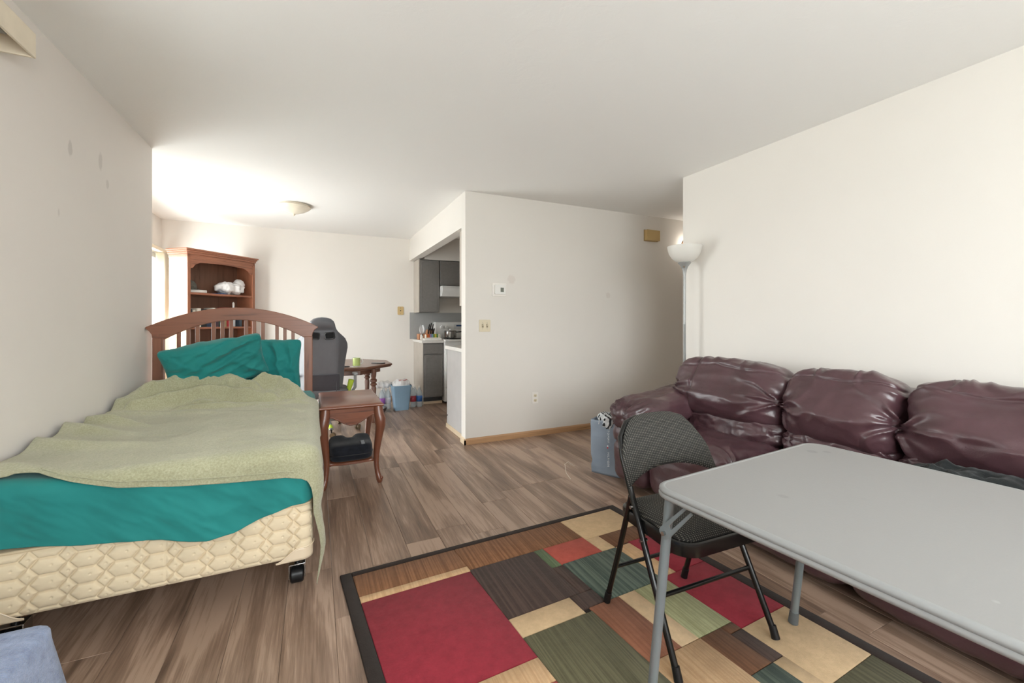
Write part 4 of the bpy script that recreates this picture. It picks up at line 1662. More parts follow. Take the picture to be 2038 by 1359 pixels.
# ================================================================== fittings on the centre wall
def plate(name, label, cat, x, z, w, h, mat, t=.007):
    o = thing(name, label, cat, (x, YC, z))
    MB().prism(rrect(-w / 2, w / 2, -h / 2, h / 2, .006, 3), -t, 0, 'y').build('cover_plate', mat, o, bevel=.002)
    return o


sw = plate('light_switch', 'almond double toggle switch plate on the wall beside the kitchen opening', 'switch', 1.492, 1.136, .118, .116, ALMOND)
for dx in (-.023, .023):
    MB().box(dx - .009, dx + .009, -.009, -.006, -.018, .018).build('toggle_slot', M('slot_beige', '#8d8269', rough=.5), sw)
    MB().prism([(-.007, -.004), (-.020, .006), (-.018, .012), (-.007, .006)], dx - .005, dx + .005, 'x').build('toggle', ALMOND, sw)
    for dz in (-.03, .03):
        MB().tube([(dx, -.006, dz), (dx, -.0085, dz)], .003, 8).build('screw', CHROME, sw)
ol = plate('power_outlet', 'white double power outlet low on the wall above the oak baseboard', 'outlet', 2.047, .390, .070, .116, WHITE_TRIM)
for dz in (-.024, .024):
    r_ = MB().prism([(p[0], p[1] + dz) for p in rrect(-.017, .017, -.014, .014, .009, 4)], -.0095, -.006, 'y').build('receptacle', ALMOND, ol)
    MB().box(-.008, -.0055, -.0102, -.009, dz - .004, dz + .006).box(.0055, .008, -.0102, -.009, dz - .004, dz + .006).tube([(0, -.009, dz - .008), (0, -.0102, dz - .008)], .0028, 8).build('slots', DARK, r_)
th = plate('thermostat', 'white wall thermostat with a small grey display', 'thermostat', 1.644, 1.490, .150, .128, WHITE_TRIM, t=.010)
MB().prism(rrect(-.055, .062, -.045, .048, .008, 3), -.028, -.010, 'y').build('housing', M('white_plastic', '#e9e8e4', rough=.4, var=.02), th, bevel=.003)
MB().box(.005, .040, -.0292, -.0275, -.022, .020).build('display', M('lcd_grey', '#6f736a', rough=.25, var=.05), th)
chm = thing('door_chime', 'tan door chime box high on the wall near the hall', 'door chime', (3.605, YC, 2.19))
MB().box(-.10, .10, -.055, 0, -.062, .062).build('cover', TAN_PLASTIC, chm, bevel=.006)
MB().box(-.106, .106, -.012, 0, -.067, .067).build('back_plate', M('tan_dark', '#a58a58', rough=.5), chm, bevel=.003)
pj = thing('phone_jack', 'tan phone jack plate on the far wall beside the kitchen cabinets', 'phone jack', (1.163, YF, 1.335))
MB().prism(rrect(-.045, .045, -.062, .062, .012, 3), -.008, 0, 'y').build('cover_plate', TAN_PLASTIC, pj, bevel=.002)
MB().box(-.007, .007, -.010, -.007, -.007, .007).build('socket', DARK, pj)
for dz in (-.04, .04):
    MB().tube([(0, -.007, dz), (0, -.010, dz)], .004, 8).build('screw', CHROME, pj)

# hall wall light, just behind the end of the right wall
hl = thing('wall_light', 'small hall wall light glowing behind the end of the sofa wall', 'lamp', (4.16, YC, 2.13))
MB().lathe([(0, 0), (.055, 0), (.055, .015), (0, .02)], 24, mtx=T(0, 0, 0, rx=PI / 2)).build('base', M('bronze', '#6e5236', rough=.4, metal=.5), hl)
gm, nt_, b_ = nodes_of('warm_globe')
b_.inputs['Base Color'].default_value = hexc('#fff1dd')
b_.inputs['Emission Color'].default_value = hexc('#fff4e6')
b_.inputs['Emission Strength'].default_value = 5.0
MB().lathe([(.02, .0), (.05, .02), (.062, .06), (.05, .10), (.02, .12), (0, .123)], 24, mtx=T(0, -.015, 0, rx=PI / 2)).build('globe', gm, hl)

# dining ceiling light
dl = thing('ceiling_light', 'white flush ceiling light with glass dome above the dining area', 'light', (-.21, 5.06, CEIL))
MB().lathe([(0, 0), (.150, 0), (.155, -.010), (.150, -.020), (.13, -.022), (0, -.022)], 40).build('canopy', M('canopy_white', '#e8e0cf', rough=.4), dl)
dome = [(.163, -.018), (.168, -.024), (.160, -.032), (.140, -.048), (.105, -.068), (.060, -.086), (.018, -.097), (0, -.099)]
MB().lathe(dome, 48).build('dome', M('alabaster_glass', '#e9e1cf', rough=.25, var=.05, vscale=14), dl)
MB().lathe([(0, -.094), (.012, -.098), (.015, -.106), (.008, -.114), (.004, -.118), (0, -.120)], 16).build('finial', CREAM, dl)

# ================================================================== bedside table
BT = wood('mahogany_x', '#74442f', '#3d2118', axis=0, scale=1.1, rough=.30, coat=.4)
BTZ = wood('mahogany_z', '#6b3f2d', '#3a2018', axis=2, scale=1.1, rough=.34, coat=.3)
st = thing('bedside_table', 'mahogany bedside table with curved cabriole legs and a lower shelf', 'table', (.238, 3.52, 0))
STX, STY, STH = .205, .335, .585


def scallop_rect(hx, hy, e=.012):
    o = []
    for (sx, sy) in ((1, -1), (1, 1), (-1, 1), (-1, -1)):
        o.append((sx, sy))
    out = []
    # gently bowed edges with small ears at the corners
    for k in range(4):
        (ax, ay), (bx_, by_) = o[k], o[(k + 1) % 4]
        for i in range(10):
            u = i / 10
            x, y = (ax + (bx_ - ax) * u), (ay + (by_ - ay) * u)
            bow = e * math.sin(u * PI)
            if ax == bx_:
                out.append((ax * hx - ax * (e - bow) * (0 if u in (0,) else 1), y * hy))
            else:
                out.append((x * hx, ay * hy - ay * (e - bow) * (0 if u in (0,) else 1)))
    return out


top_out = scallop_rect(STX + .012, STY + .012, .006)


def inset(o, d):
    return [(x - math.copysign(d, x), y - math.copysign(d, y)) for x, y in o]


rings = [[(x, y, z) for x, y in inset(top_out, g)] for g, z in ((.010, STH - .026), (.003, STH - .022), (.0, STH - .014), (.003, STH - .008), (.010, STH - .003), (.016, STH))]
V, Fc = stack(rings)
MB().add(V, Fc).build('top', BT, st, angle=50)


def apron(half, seed=0):
    o = [(-half, STH - .024), (half, STH - .024)]
    m_ = 20
    for i in range(m_ + 1):
        u = 1 - 2 * i / m_
        z = STH - .115 - .035 * math.cos(u * PI)
        if abs(u) > .93:
            z = STH - .085
        o.append((u * half, z))
    return o


for s_ in (-1, 1):
    MB().prism(apron(STX - .03), s_ * (STY - .022) - .008, s_ * (STY - .022) + .008, 'y').build('apron', BT, st, bevel=.002)
    MB().prism(apron(STY - .03), s_ * (STX - .022) - .008, s_ * (STX - .022) + .008, 'x').build('apron', BTZ, st, bevel=.002)
    # carved bead along the lower edge of the front and back apron
    bead = [(x, s_ * (STY - .012), z + .004) for x, z in apron(STX - .035)[2:]]
    MB().tube(bead, .004, 6).build('bead', BTZ, st)
for sx in (-1, 1):
    for sy in (-1, 1):
        pts, rad = [], []
        # outward offset (diagonal) of the S-curve
        prof_ = [(.000, STH - .026, .026), (.008, .50, .030), (.020, .46, .033), (.022, .42, .029), (.012, .36, .024), (-.002, .28, .020), (-.012, .20, .017), (-.012, .13, .015), (-.004, .075, .0145), (.006, .045, .016), (.014, .025, .019), (.016, .010, .016), (.014, 0, .011)]
        for (off, z, r_) in prof_:
            pts.append((sx * (STX - .028 + off * .75), sy * (STY - .028 + off * .75), z))
            rad.append(r_ * 1.25)
        lg = MB().tube(pts, rad, 14).build('leg', BTZ, st)
        MB().puff(sx * (STX - .006), sy * (STY - .006), .036, .026, .026, .026, n=2.2, res=10).build('scroll', BTZ, lg)
sh_o = scallop_rect(STX - .030, STY - .030, .022)
rings = [[(x, y, z) for x, y in inset(sh_o, g)] for g, z in ((.006, .150), (0, .154), (0, .168), (.006, .173))]
V, Fc = stack(rings)
MB().add(V, Fc).build('shelf', BT, st, angle=50)

# dark seat cushion on the shelf
NAVY = fabric('navy_mesh', '#171a22', var=.3, weave=500, strength=.5, sheen=.15, rough=.8, vscale=30)
sc = thing('seat_cushion', 'dark navy moulded seat cushion stored on the bedside table shelf', 'cushion', (.235, 3.335, .1735))


def dcu(q, p, nrm, P):
    Q = P.copy()
    top = ss(-.2, .6, q[:, 2])
    notch = np.exp(-(P[:, 0] / .035) ** 2) * ss(.02, .16, P[:, 1])
    Q[:, 2] += top * (.012 * ss(.0, -.16, P[:, 1]) - .045 * notch - .016 * np.exp(-((np.abs(P[:, 0]) - .08) / .05) ** 2) * np.exp(-((P[:, 1] - .03) / .09) ** 2))
    Q[:, 2] += .03 * ss(-.16, .18, P[:, 1]) * top
    return (Q,)


MB().puff(0, 0, .060, .295, .31, .115, n=5, res=(34, 34, 14), disp=dcu).build('body', NAVY, sc, angle=180)
seam_pts = [(x * .149, y * .156, .055) for x, y in [(math.copysign(abs(math.cos(a)) ** .45, math.cos(a)), math.copysign(abs(math.sin(a)) ** .45, math.sin(a))) for a in [2 * PI * k / 40 for k in range(41)]]]
MB().tube(seam_pts, .003, 6, caps=False).build('zip', M('zip_black', '#0d0e12', rough=.4), sc)
MB().box(-.012, .012, -.004, .004, -.02, .02, mtx=T(.075, -.115, .128, rx=-1.25, rz=.1)).build('tag', M('tag_grey', '#8f9296', rough=.6), sc)

# ================================================================== bookcase turned across the corner
BK = wood('bookcase_z', '#8f5c44', '#5a3626', axis=2, scale=.9, rough=.42, coat=.15)
BKX = wood('bookcase_x', '#93604a', '#5c3828', axis=0, scale=.9, rough=.42, coat=.15)
BKSIDE = wood('bookcase_side', '#9c7d58', '#7c5f40', axis=2, scale=.6, rough=.30, coat=.3)
bdir = Vector((.657, .755, 0)).normalized()
bang = math.atan2(bdir.y, bdir.x)
bc = thing('bookcase', 'tall wooden bookcase with moulded cornice standing across the corner', 'bookcase', (-1.2600, 5.6000, 0), bang)
BWd, BD, BH = .848, .275, 1.975
# local: x along the front, +y to the back
for x0 in (0, BWd - .022):
    MB().box(x0 if x0 else .006, x0 + .022 if x0 else .028, .012, BD, 0, BH - .04).build('side_panel', BKSIDE if x0 == 0 else BK, bc, bevel=.002)
for x0 in (.004, BWd - .034):
    MB().box(x0, x0 + .034, -.004, .014, 0, BH - .05).build('stile', BK, bc, bevel=.003)
MB().box(.028, BWd - .022, BD - .012, BD - .004, .05, BH - .05).build('back_panel', wood('bookcase_back', '#72503f', '#4c3226', axis=2, scale=.8, rough=.5), bc, smooth=False)
SHZ = (.06, .42, .77, 1.09, 1.475)
for z in SHZ:
    MB().box(.028, BWd - .022, .008, BD - .012, z, z + .022).build('shelf', BKX, bc, bevel=.003)
MB().box(.0, BWd, -.006, .020, 0, .07).build('plinth', BKX, bc, bevel=.003)
# cornice in stepped mouldings
for k, (ex, z0, z1) in enumerate(((.004, BH - .095, BH - .060), (.014, BH - .060, BH - .035), (.024, BH - .035, BH - .018), (.034, BH - .018, BH))):
    MB().box(-ex + .004, BWd + ex - .004, -ex, BD, z0, z1).build('cornice', BKX, bc, bevel=.004)
# shaped valance under the cornice
vo = [(.038, BH - .08), (BWd - .038, BH - .08), (BWd - .038, BH - .215), (BWd - .060, BH - .212), (BWd - .075, BH - .195), (BWd - .090, BH - .172), (BWd - .115, BH - .160), (BWd - .15, BH - .145)]
vo += [(BWd - .15 - (BWd - .30) * k / 8, BH - .145 + .012 * math.sin(k / 8 * PI)) for k in range(1, 9)]
vo += [(.115, BH - .160), (.090, BH - .172), (.075, BH - .195), (.060, BH - .212), (.038, BH - .215)]
MB().prism(vo, -.002, .014, 'y').build('valance', BKX, bc, bevel=.002)
BCM = chain_matrix(bc)


def bcp(x, y, z):
    return tuple(BCM @ Vector((x, y, z)))


PLBAG = M('white_plastic_film', '#e7e6e6', rough=.35, var=.06, vscale=12, bmp=.3, bscale=30, bdist=.01)
p = bcp(.60, .12, 1.497 + .075)
o = crumple('plastic_bag', 'crumpled white plastic bag on the top bookcase shelf', 'plastic bag', (0, 0, 0), (.34, .19, .15), PLBAG, 21, .040, 9, n=2.2, res=(36, 24, 20))
o.location = p
o.rotation_euler = (0, 0, bang)
o2 = MB().puff(.12, 0, .06, .13, .12, .14, n=2.2, res=(16, 16, 16), disp=lambda q, p_, nr, P: .012 * fbm(P[:, 0] * 20, P[:, 1] * 20, P[:, 2] * 20, seed=3)).build('knotted_top', PLBAG, o, angle=180)
o = MB().box(-.05, .05, -.06, .06, 0, .012).build('booklet', M('blue_cover', '#3b4f77', rough=.5), None, bevel=.002)
o.location = bcp(.455, .10, 1.4975); o.rotation_euler = (0, 0, bang + .2)
tag(o, 'thin blue booklet under the crumpled plastic bag on the shelf', 'booklet')
o = MB().prism(rrect(-.10, .10, -.07, .07, .02, 3), 0, .034, 'z').build('tray', M('white_dish', '#dedcd8', rough=.35), None, bevel=.008)
o.location = bcp(.165, .11, 1.4975); o.rotation_euler = (0, 0, bang)
tag(o, 'low white plastic tray on the top bookcase shelf', 'tray')
cap_ = thing('cap', 'dark camouflage cap at the end of the top bookcase shelf', 'cap', bcp(.085, .10, 1.532), bang + 1.2)
CAMO = M('camouflage', '#4a4740', rough=.85, var=.7, vscale=24)
MB().lathe([(.078, 0), (.080, .02), (.074, .06), (.052, .092), (.02, .108), (0, .110)], 24).build('crown', CAMO, cap_)
MB().prism([(.05 * math.cos(a), .05 * math.sin(a) - .05) for a in [PI + PI * k / 10 for k in range(11)]] + [(.068, -.03), (-.068, -.03)], .004, .010, 'z').build('brim', CAMO, cap_)
shelf_books = [('charcoal', '#3a3d42', .034, .20), ('beige', '#c9c3b4', .030, .19), ('white', '#e0dcd2', .042, .21), ('black', '#202428', .060, .205), ('dark blue', '#26324a', .055, .20),
               ('pale grey', '#d6d2ca', .026, .22), ('plum', '#43313a', .040, .20), ('dark green', '#2b3b34', .030, .215), ('brown', '#5c3d2e', .032, .19), ('khaki', '#8a7a5a', .026, .20),
               ('bright red', '#9c2f30', .050, .23), ('dark red', '#6e2428', .032, .21), ('slate blue', '#35424e', .030, .20)]
xk = .045
for k, (cn, cb, tb, hb_) in enumerate(shelf_books):
    if k == 2 or k == 5:
        xk += .018
    if k == 12:
        xk += .085
    bkm = M('book_' + cb[1:], cb, rough=.55, var=.08)
    b0 = thing('book', 'book with a %s spine standing on the bookcase shelf behind the headboard' % cn, 'book', bcp(xk + tb / 2, .10, 1.1125), bang, 'books on the bookcase shelf')
    MB().box(-tb / 2, -tb / 2 + .003, -.07, .07, 0, hb_).box(tb / 2 - .003, tb / 2, -.07, .07, 0, hb_).box(-tb / 2, tb / 2, -.072, -.069, 0, hb_).build('cover', bkm, b0, smooth=False)
    MB().box(-tb / 2 + .003, tb / 2 - .003, -.068, .066, .003, hb_ - .004).build('pages', M('paper_pages', '#e3dcc9', rough=.9), b0, smooth=False)
    xk += tb + .003
bt = thing('white_bottle', 'slim white bottle standing among the books in the bookcase', 'bottle', bcp(.635, .10, 1.1125))
MB().lathe([(0, 0), (.020, 0), (.022, .01), (.022, .20), (.012, .225), (.0105, .25), (0, .25)], 20).build('body', WHITE_INK, bt)
MB().lathe([(.012, .25), (.0125, .285), (.006, .30), (0, .30)], 16).build('cap', WHITE_TRIM, bt)

# ================================================================== kitchen
KGREY = M('cabinet_grey', '#7c7976', rough=.5, var=.07, vscale=30, bmp=.05)
KSIDE = M('cabinet_side', '#b9b2a8', rough=.55, var=.06)
KPEN = M('peninsula_panel', '#b9b7b6', rough=.5, var=.05)
KTOP = M('white_laminate', '#dedbd6', rough=.35, var=.04, vscale=40)
KTILE = M('splash_grey', '#a3a4a3', rough=.5, var=.05)
ENAMEL = M('white_enamel', '#e6e6e4', rough=.22, var=.02, coat=.3)
STEEL = M('stainless', '#b5b3b0', rough=.22, metal=1.0, var=.06)


def shaker_door(parent, name, x0, x1, z0, z1, y, mat, raised=True):
    d_ = MB().box(x0, x1, y - .018, y, z0, z1).build(name, mat, parent, world=True, bevel=.003)
    if raised:
        i = .032
        mb = MB()
        mb.box(x0 + i, x0 + i + .004, y - .0205, y - .017, z0 + i, z1 - i).box(x1 - i - .004, x1 - i, y - .0205, y - .017, z0 + i, z1 - i)
        mb.box(x0 + i + .004, x1 - i - .004, y - .0205, y - .017, z0 + i, z0 + i + .004).box(x0 + i + .004, x1 - i - .004, y - .0205, y - .017, z1 - i - .004, z1 - i)
        mb.build('moulding', mat, d_, world=True, smooth=False)
    return d_


# base cabinet by the far wall
cb = thing('base_cabinet', 'dark grey kitchen base cabinet with one drawer beside the stove', 'cabinet', (1.515, 6.1, 0))
MB().box(1.37, 1.655, 5.865, YF - .001, .10, .868).build('carcass', KGREY, cb, world=True, smooth=False)
MB().box(1.362, 1.370, 5.850, YF - .001, 0, .868).build('side_panel', KSIDE, cb, world=True, smooth=False)
MB().box(1.37, 1.655, 5.92, YF - .001, 0, .10).build('toe_kick', M('toe_dark', '#3a3a3b', rough=.6), cb, world=True, smooth=False)
MB().box(1.37, 1.655, 5.908, 5.92, 0, .035).build('shoe_trim', M('trim_pale', '#d8c4a8'), cb, world=True, smooth=False)
shaker_door(cb, 'drawer', 1.378, 1.648, .715, .855, 5.865, KGREY, False)
shaker_door(cb, 'door', 1.378, 1.648, .115, .695, 5.865, KGREY)
wt = MB().box(1.345, 1.662, 5.835, YF - .001, .869, .905).build('worktop', KTOP, None, bevel=.004)
tag(wt, 'white laminate worktop on the base cabinet beside the stove', 'worktop')
sp = MB().box(1.30, 3.2, YF - .006, YF - .0005, .906, 1.31).build('backsplash', KTILE, None, smooth=False)
tag(sp, 'grey kitchen backsplash panel behind the stove', 'backsplash')
# range
rg = thing('stove', 'white electric stove with a knob panel in the kitchen', 'stove', (2.045, 6.1, 0))
MB().box(1.664, 2.425, 5.80, YF - .007, .03, .885).build('body', ENAMEL, rg, world=True, bevel=.006)
MB().box(1.664, 2.425, 5.775, YF - .007, .886, .915).build('cooktop', ENAMEL, rg, world=True, bevel=.006)
MB().box(1.675, 2.415, 5.775, 5.80, .24, .80).build('oven_door', ENAMEL, rg, world=True, bevel=.006)
MB().box(1.675, 2.415, 5.778, 5.80, .04, .225).build('drawer', ENAMEL, rg, world=True, bevel=.006)
MB().tube([(1.72, 5.74, .76), (2.37, 5.74, .76)], .011, 10).tube([(1.74, 5.74, .76), (1.74, 5.78, .76)], .008, 8).tube([(2.35, 5.74, .76), (2.35, 5.78, .76)], .008, 8).build('handle', ENAMEL, rg, world=True)
bp = MB().prism([(6.33, .916), (6.30, 1.00), (6.30, 1.15), (6.315, 1.165), (YF - .007, 1.165), (YF - .007, .916)], 1.664, 2.425, 'x').build('control_panel', ENAMEL, rg, world=True, bevel=.004)
for x in (1.755, 1.835, 2.25, 2.33):
    kb = MB().tube([(x, 6.30, 1.085), (x, 6.285, 1.085), (x, 6.272, 1.085)], [.026, .024, .020], 18).build('knob', M('knob_white', '#dcdcda', rough=.3), bp, world=True)
MB().box(1.955, 2.13, 6.296, 6.301, 1.055, 1.125).build('clock_face', M('clock_grey', '#c6c7c7', rough=.3), bp, world=True, smooth=False)
MB().box(1.99, 2.075, 6.293, 6.2965, 1.095, 1.118).build('clock_display', M('clock_blue', '#27426b', rough=.2), bp, world=True, smooth=False)
for x, y, r in ((1.84, 5.95, .10), (2.24, 5.95, .08), (1.84, 6.18, .08), (2.24, 6.18, .10)):
    mb = MB()
    for rr in (r, r * .68, r * .36):
        mb.tube([(x + rr * math.cos(a), y + rr * math.sin(a), .921) for a in [2 * PI * k / 24 for k in range(25)]], .005, 6, caps=False)
    mb.build('burner', BLACK_METAL, rg, world=True)
pot = thing('saucepan', 'shiny stainless saucepan standing on the white stove', 'pan', (1.84, 6.12, .927))
MB().lathe([(0, 0), (.085, 0), (.092, .006), (.094, .095), (.098, .098), (.094, .100), (.090, .096), (.088, .010), (0, .008)], 32).build('body', STEEL, pot)
MB().tube([(.09, -.02, .085), (.20, -.05, .095), (.245, -.065, .095)], [.008, .010, .009], 10).build('handle', BLACK_METAL, pot)
MB().lathe([(.094, .1015), (.090, .110), (.05, .118), (.012, .121), (.012, .135), (0, .138)], 28).build('lid', STEEL, pot)
pan2 = thing('skillet', 'low stainless skillet on the front burner of the stove', 'pan', (2.10, 5.93, .927))
MB().lathe([(0, 0), (.10, 0), (.125, .030), (.128, .032), (.122, .030), (.098, .004), (0, .004)], 32).build('body', STEEL, pan2)
MB().tube([(.12, .02, .028), (.22, .05, .045), (.29, .07, .048)], [.008, .010, .008], 10).build('handle', BLACK_METAL, pan2)

# wall cabinets and hood
wc = thing('wall_cabinet', 'tall dark grey wall cabinet hanging above the knife block', 'cabinet', (1.52, 6.27, 1.31))
MB().box(1.372, 1.672, 6.12, YF - .001, 1.31, 2.083).build('carcass', KGREY, wc, world=True, smooth=False)
MB().box(1.362, 1.372, 6.10, YF - .001, 1.305, 2.083).build('side_panel', KSIDE, wc, world=True, smooth=False)
shaker_door(wc, 'door', 1.376, 1.664, 1.315, 2.072, 6.12, KGREY)
wc2 = thing('wall_cabinet', 'short dark grey wall cabinet above the range hood', 'cabinet', (2.05, 6.27, 1.70))
MB().box(1.676, 2.425, 6.12, YF - .001, 1.70, 2.083).build('carcass', KGREY, wc2, world=True, smooth=False)
shaker_door(wc2, 'door', 1.684, 2.045, 1.712, 2.072, 6.12, KGREY)
shaker_door(wc2, 'door', 2.055, 2.42, 1.712, 2.072, 6.12, KGREY)
hd_ = thing('range_hood', 'white range hood under the short wall cabinet', 'range hood', (2.05, 6.2, 1.53))
MB().prism([(5.98, 1.665), (5.98, 1.62), (6.02, 1.545), (YF - .001, 1.545), (YF - .001, 1.698), (6.0, 1.698)], 1.68, 2.42, 'x').build('shell', ENAMEL, hd_, world=True, bevel=.004)
MB().box(2.0, 2.1, 5.974, 5.981, 1.635, 1.655).build('switch', BLACK_METAL, hd_, world=True, smooth=False)
# peninsula on the near side of the kitchen
pn = thing('peninsula_cabinet', 'pale grey kitchen cabinet end behind the thermostat wall', 'cabinet', (1.9, 4.24, 0))
MB().box(1.345, 2.6, 3.931, 4.54, .09, .868).build('carcass', KGREY, pn, world=True, smooth=False)
MB().box(1.330, 1.345, 3.931, 4.55, .012, .868).build('side_panel', KPEN, pn, world=True, smooth=False)
MB().box(1.345, 2.6, 3.931, 4.49, 0, .09).build('toe_kick', M('toe_dark', '#3a3a3b'), pn, world=True, smooth=False)
MB().box(1.318, 1.330, 3.931, 4.55, 0, .045).build('shoe_trim', M('trim_pale', '#d8c4a8'), pn, world=True, bevel=.002)
MB().tube([(1.330, 4.53, .135), (1.324, 4.53, .135)], .007, 10).build('bolt', BLACK_METAL, pn, world=True)
w2 = MB().box(1.312, 2.6, 3.931, 4.575, .869, .908).build('worktop', KTOP, None, bevel=.004)
tag(w2, 'white laminate worktop on the cabinet behind the thermostat wall', 'worktop')
wc3 = thing('wall_cabinet', 'wall cabinet with a pale end panel on the back of the thermostat wall', 'cabinet', (1.9, 4.02, 1.335))
MB().box(1.350, 2.5, 3.931, 4.105, 1.335, 2.094).build('carcass', KGREY, wc3, world=True, smooth=False)
MB().box(1.340, 1.350, 3.931, 4.125, 1.335, 2.094).build('side_panel', KSIDE, wc3, world=True, smooth=False)
MB().box(1.352, 1.90, 4.105, 4.123, 1.34, 2.08).build('door', KGREY, wc3, world=True, bevel=.003)
MB().box(1.91, 2.49, 4.105, 4.123, 1.34, 2.08).build('door', KGREY, wc3, world=True, bevel=.003)

# things on the worktop
KB = wood('block_wood', '#b98360', '#8d5b3d', axis=2, scale=1.5, rough=.5)
kb = thing('knife_block', 'wooden knife block full of black handled knives on the worktop', 'knife block', (1.545, 6.17, .9055))
MB().prism([(-.05, 0), (.07, 0), (.07, .10), (.0, .15), (-.05, .055)], -.055, .055, 'x').build('block', KB, kb, bevel=.004)
kd = Vector((0, -.62, .78))
for i, (dx, s0, L) in enumerate(((-.038, .01, .11), (-.013, .0, .12), (.013, .0, .115), (.038, .01, .105), (-.028, .04, .12), (.0, .045, .13), (.028, .04, .12))):
    a = Vector((dx, -.045 + s0, .062 + s0 * 1.7))
    MB().tube([a, a + kd * (L * .5), a + kd * L], [(.008, .011), (.009, .012), (.007, .013)], 8).build('knife', BLACK_METAL, kb)
tb_ = thing('tissue_box', 'wooden tissue box with a white tissue standing up on the worktop', 'tissue box', (1.43, 6.22, .9055))
MB().box(-.06, .06, -.06, .06, 0, .085).build('box', KB, tb_, bevel=.006)
u, v = np.meshgrid(np.linspace(-1, 1, 12), np.linspace(0, 1, 12), indexing='ij')
MB().grid(u * (.022 + .03 * np.sin(v * PI * .8)) * (1 - .5 * v), .018 * np.sin(u * 3 + v * 2), .080 + .125 * v + .012 * np.abs(u)).build('tissue', WHITE_INK, tb_, solid=.002, angle=180)
o = MB().box(-.125, .125, -.085, .085, 0, .024).build('cookbook', M('white_book', '#e9e7e2', rough=.5), None, bevel=.003)
o.location = (1.52, 5.975, .9055)
tag(o, 'white book lying flat on the worktop under a tea box', 'book')
tx = thing('tea_box', 'tea box with a row of colourful packets on the white book', 'box', (1.535, 5.985, .9300))
MB().box(-.105, .105, -.05, .05, 0, .012).box(-.105, -.100, -.05, .05, .012, .055).box(.100, .105, -.05, .05, .012, .055).box(-.1, .1, .045, .05, .012, .055).build('tray', M('box_card', '#ded8cc', rough=.6), tx, smooth=False)
for i, c in enumerate(('#d5773a', '#c9653b', '#8a7aa0', '#7fa3b8', '#7d9a4c', '#c9b23e', '#5d8a54', '#e0d9c6')):
    x = -.088 + i * .0245
    MB().box(x - .010, x + .010, -.045, .040, .0125, .062).build('packet', M('packet_' + c[1:], c, rough=.6, var=.15, vscale=60), tx, smooth=False)
sk = thing('salt_shaker', 'clear salt shaker with steel cap on the worktop corner', 'shaker', (1.385, 6.02, .9055))
MB().lathe([(0, 0), (.022, 0), (.024, .01), (.020, .06), (0, .06)], 16).build('body', M('shaker_glass', '#c9c4bd', rough=.15, var=.05), sk)
MB().lathe([(.021, .06), (.021, .078), (.012, .090), (0, .092)], 16).build('cap', STEEL, sk)

# ================================================================== dining table and what is on it
DT = wood('dining_wood', '#6f4c3c', '#432c22', axis=0, scale=1.0, rough=.35, coat=.3)
DTZ = wood('dining_wood_z', '#6a4738', '#40291f', axis=2, scale=1.0, rough=.38, coat=.2)
DX, DY, DZ = .28, 5.42, .672
dt = thing('dining_table', 'brown octagonal dining table on turned legs', 'dining table', (DX, DY, 0))


def octa(r, z, a0=PI / 8):
    return [(r * math.cos(a0 + k * PI / 4), r * math.sin(a0 + k * PI / 4), z) for k in range(8)]


V, Fc = stack([octa(.575, DZ - .040), octa(.592, DZ - .034), octa(.585, DZ - .026), octa(.602, DZ - .020), octa(.604, DZ - .008), octa(.597, DZ)])
MB().add(V, Fc).build('top', DT, dt, smooth=False)
V, Fc = stack([octa(.46, DZ - .10), octa(.46, DZ - .041)])
MB().add(V, Fc).build('apron', DT, dt, smooth=False)
for sx in (-1, 1):
    for sy in (-1, 1):
        pr_ = [(0, 0), (.020, 0), (.024, .02), (.022, .10), (.026, .30), (.030, .40), (.022, .425), (.036, .44), (.036, .452), (.024, .465), (.038, .48), (.038, .50), (.024, .515), (.030, .54), (.032, .57), (.032, DZ - .041), (0, DZ - .041)]
        MB().lathe(pr_, 16, mtx=T(*((-.40, -.36, 0) if (sx < 0 and sy < 0) else (sx * .33, sy * .33, 0)))).build('leg', DTZ, dt)
TT = DZ + .0005
mug = thing('mug', 'lime green mug with a white handle on the dining table', 'mug', (.42, 5.05, TT))
MB().lathe([(0, 0), (.036, 0), (.040, .004), (.041, .090), (.038, .092), (.037, .008), (0, .006)], 24).build('cup', M('lime_glaze', '#b3c277', rough=.25, var=.05), mug)
MB().tube([(.038, 0, .078), (.060, 0, .075), (.068, 0, .05), (.058, 0, .024), (.038, 0, .018)], .006, 8).build('handle', ENAMEL, mug)
MB().lathe([(.0385, .091), (.0415, .093), (.0385, .0945), (.0375, .093)], 24).build('lip', ENAMEL, mug)
o = MB().prism(rrect(-.035, .035, -.075, .075, .008, 3), 0, .010, 'z').build('phone', M('phone_black', '#17181a', rough=.2), None, bevel=.002)
o.location = (.68, 5.22, TT); o.rotation_euler = (0, 0, .9)
tag(o, 'black phone lying near the edge of the dining table', 'phone')
o = MB().box(-.03, .03, -.02, .02, 0, .055).build('small_box', M('orange_card', '#c98a5c', rough=.6), None, bevel=.003)
o.location = (.245, 5.02, TT)
tag(o, 'small tan cardboard box on the dining table beside the mug', 'box')
bt_ = thing('spray_bottle', 'small white bottle with a blue cap on the dining table', 'bottle', (.20, 5.10, TT))
MB().lathe([(0, 0), (.018, 0), (.020, .01), (.020, .06), (.010, .072), (0, .072)], 16).build('body', ENAMEL, bt_)
MB().lathe([(.0105, .0725), (.0105, .088), (0, .09)], 12).build('cap', M('blue_cap', '#4a78b0', rough=.4), bt_)
sc_ = thing('scissors', 'pair of dark scissors lying on the dining table beside the mug', 'scissors', (.345, 4.97, TT))
MB().box(-.005, .10, -.006, .001, 0.001, .004, mtx=T(0, 0, 0, rz=.1)).box(-.005, .10, -.001, .006, 0.004, .007, mtx=T(0, 0, 0, rz=-.1)).build('blades', STEEL, sc_, smooth=False)
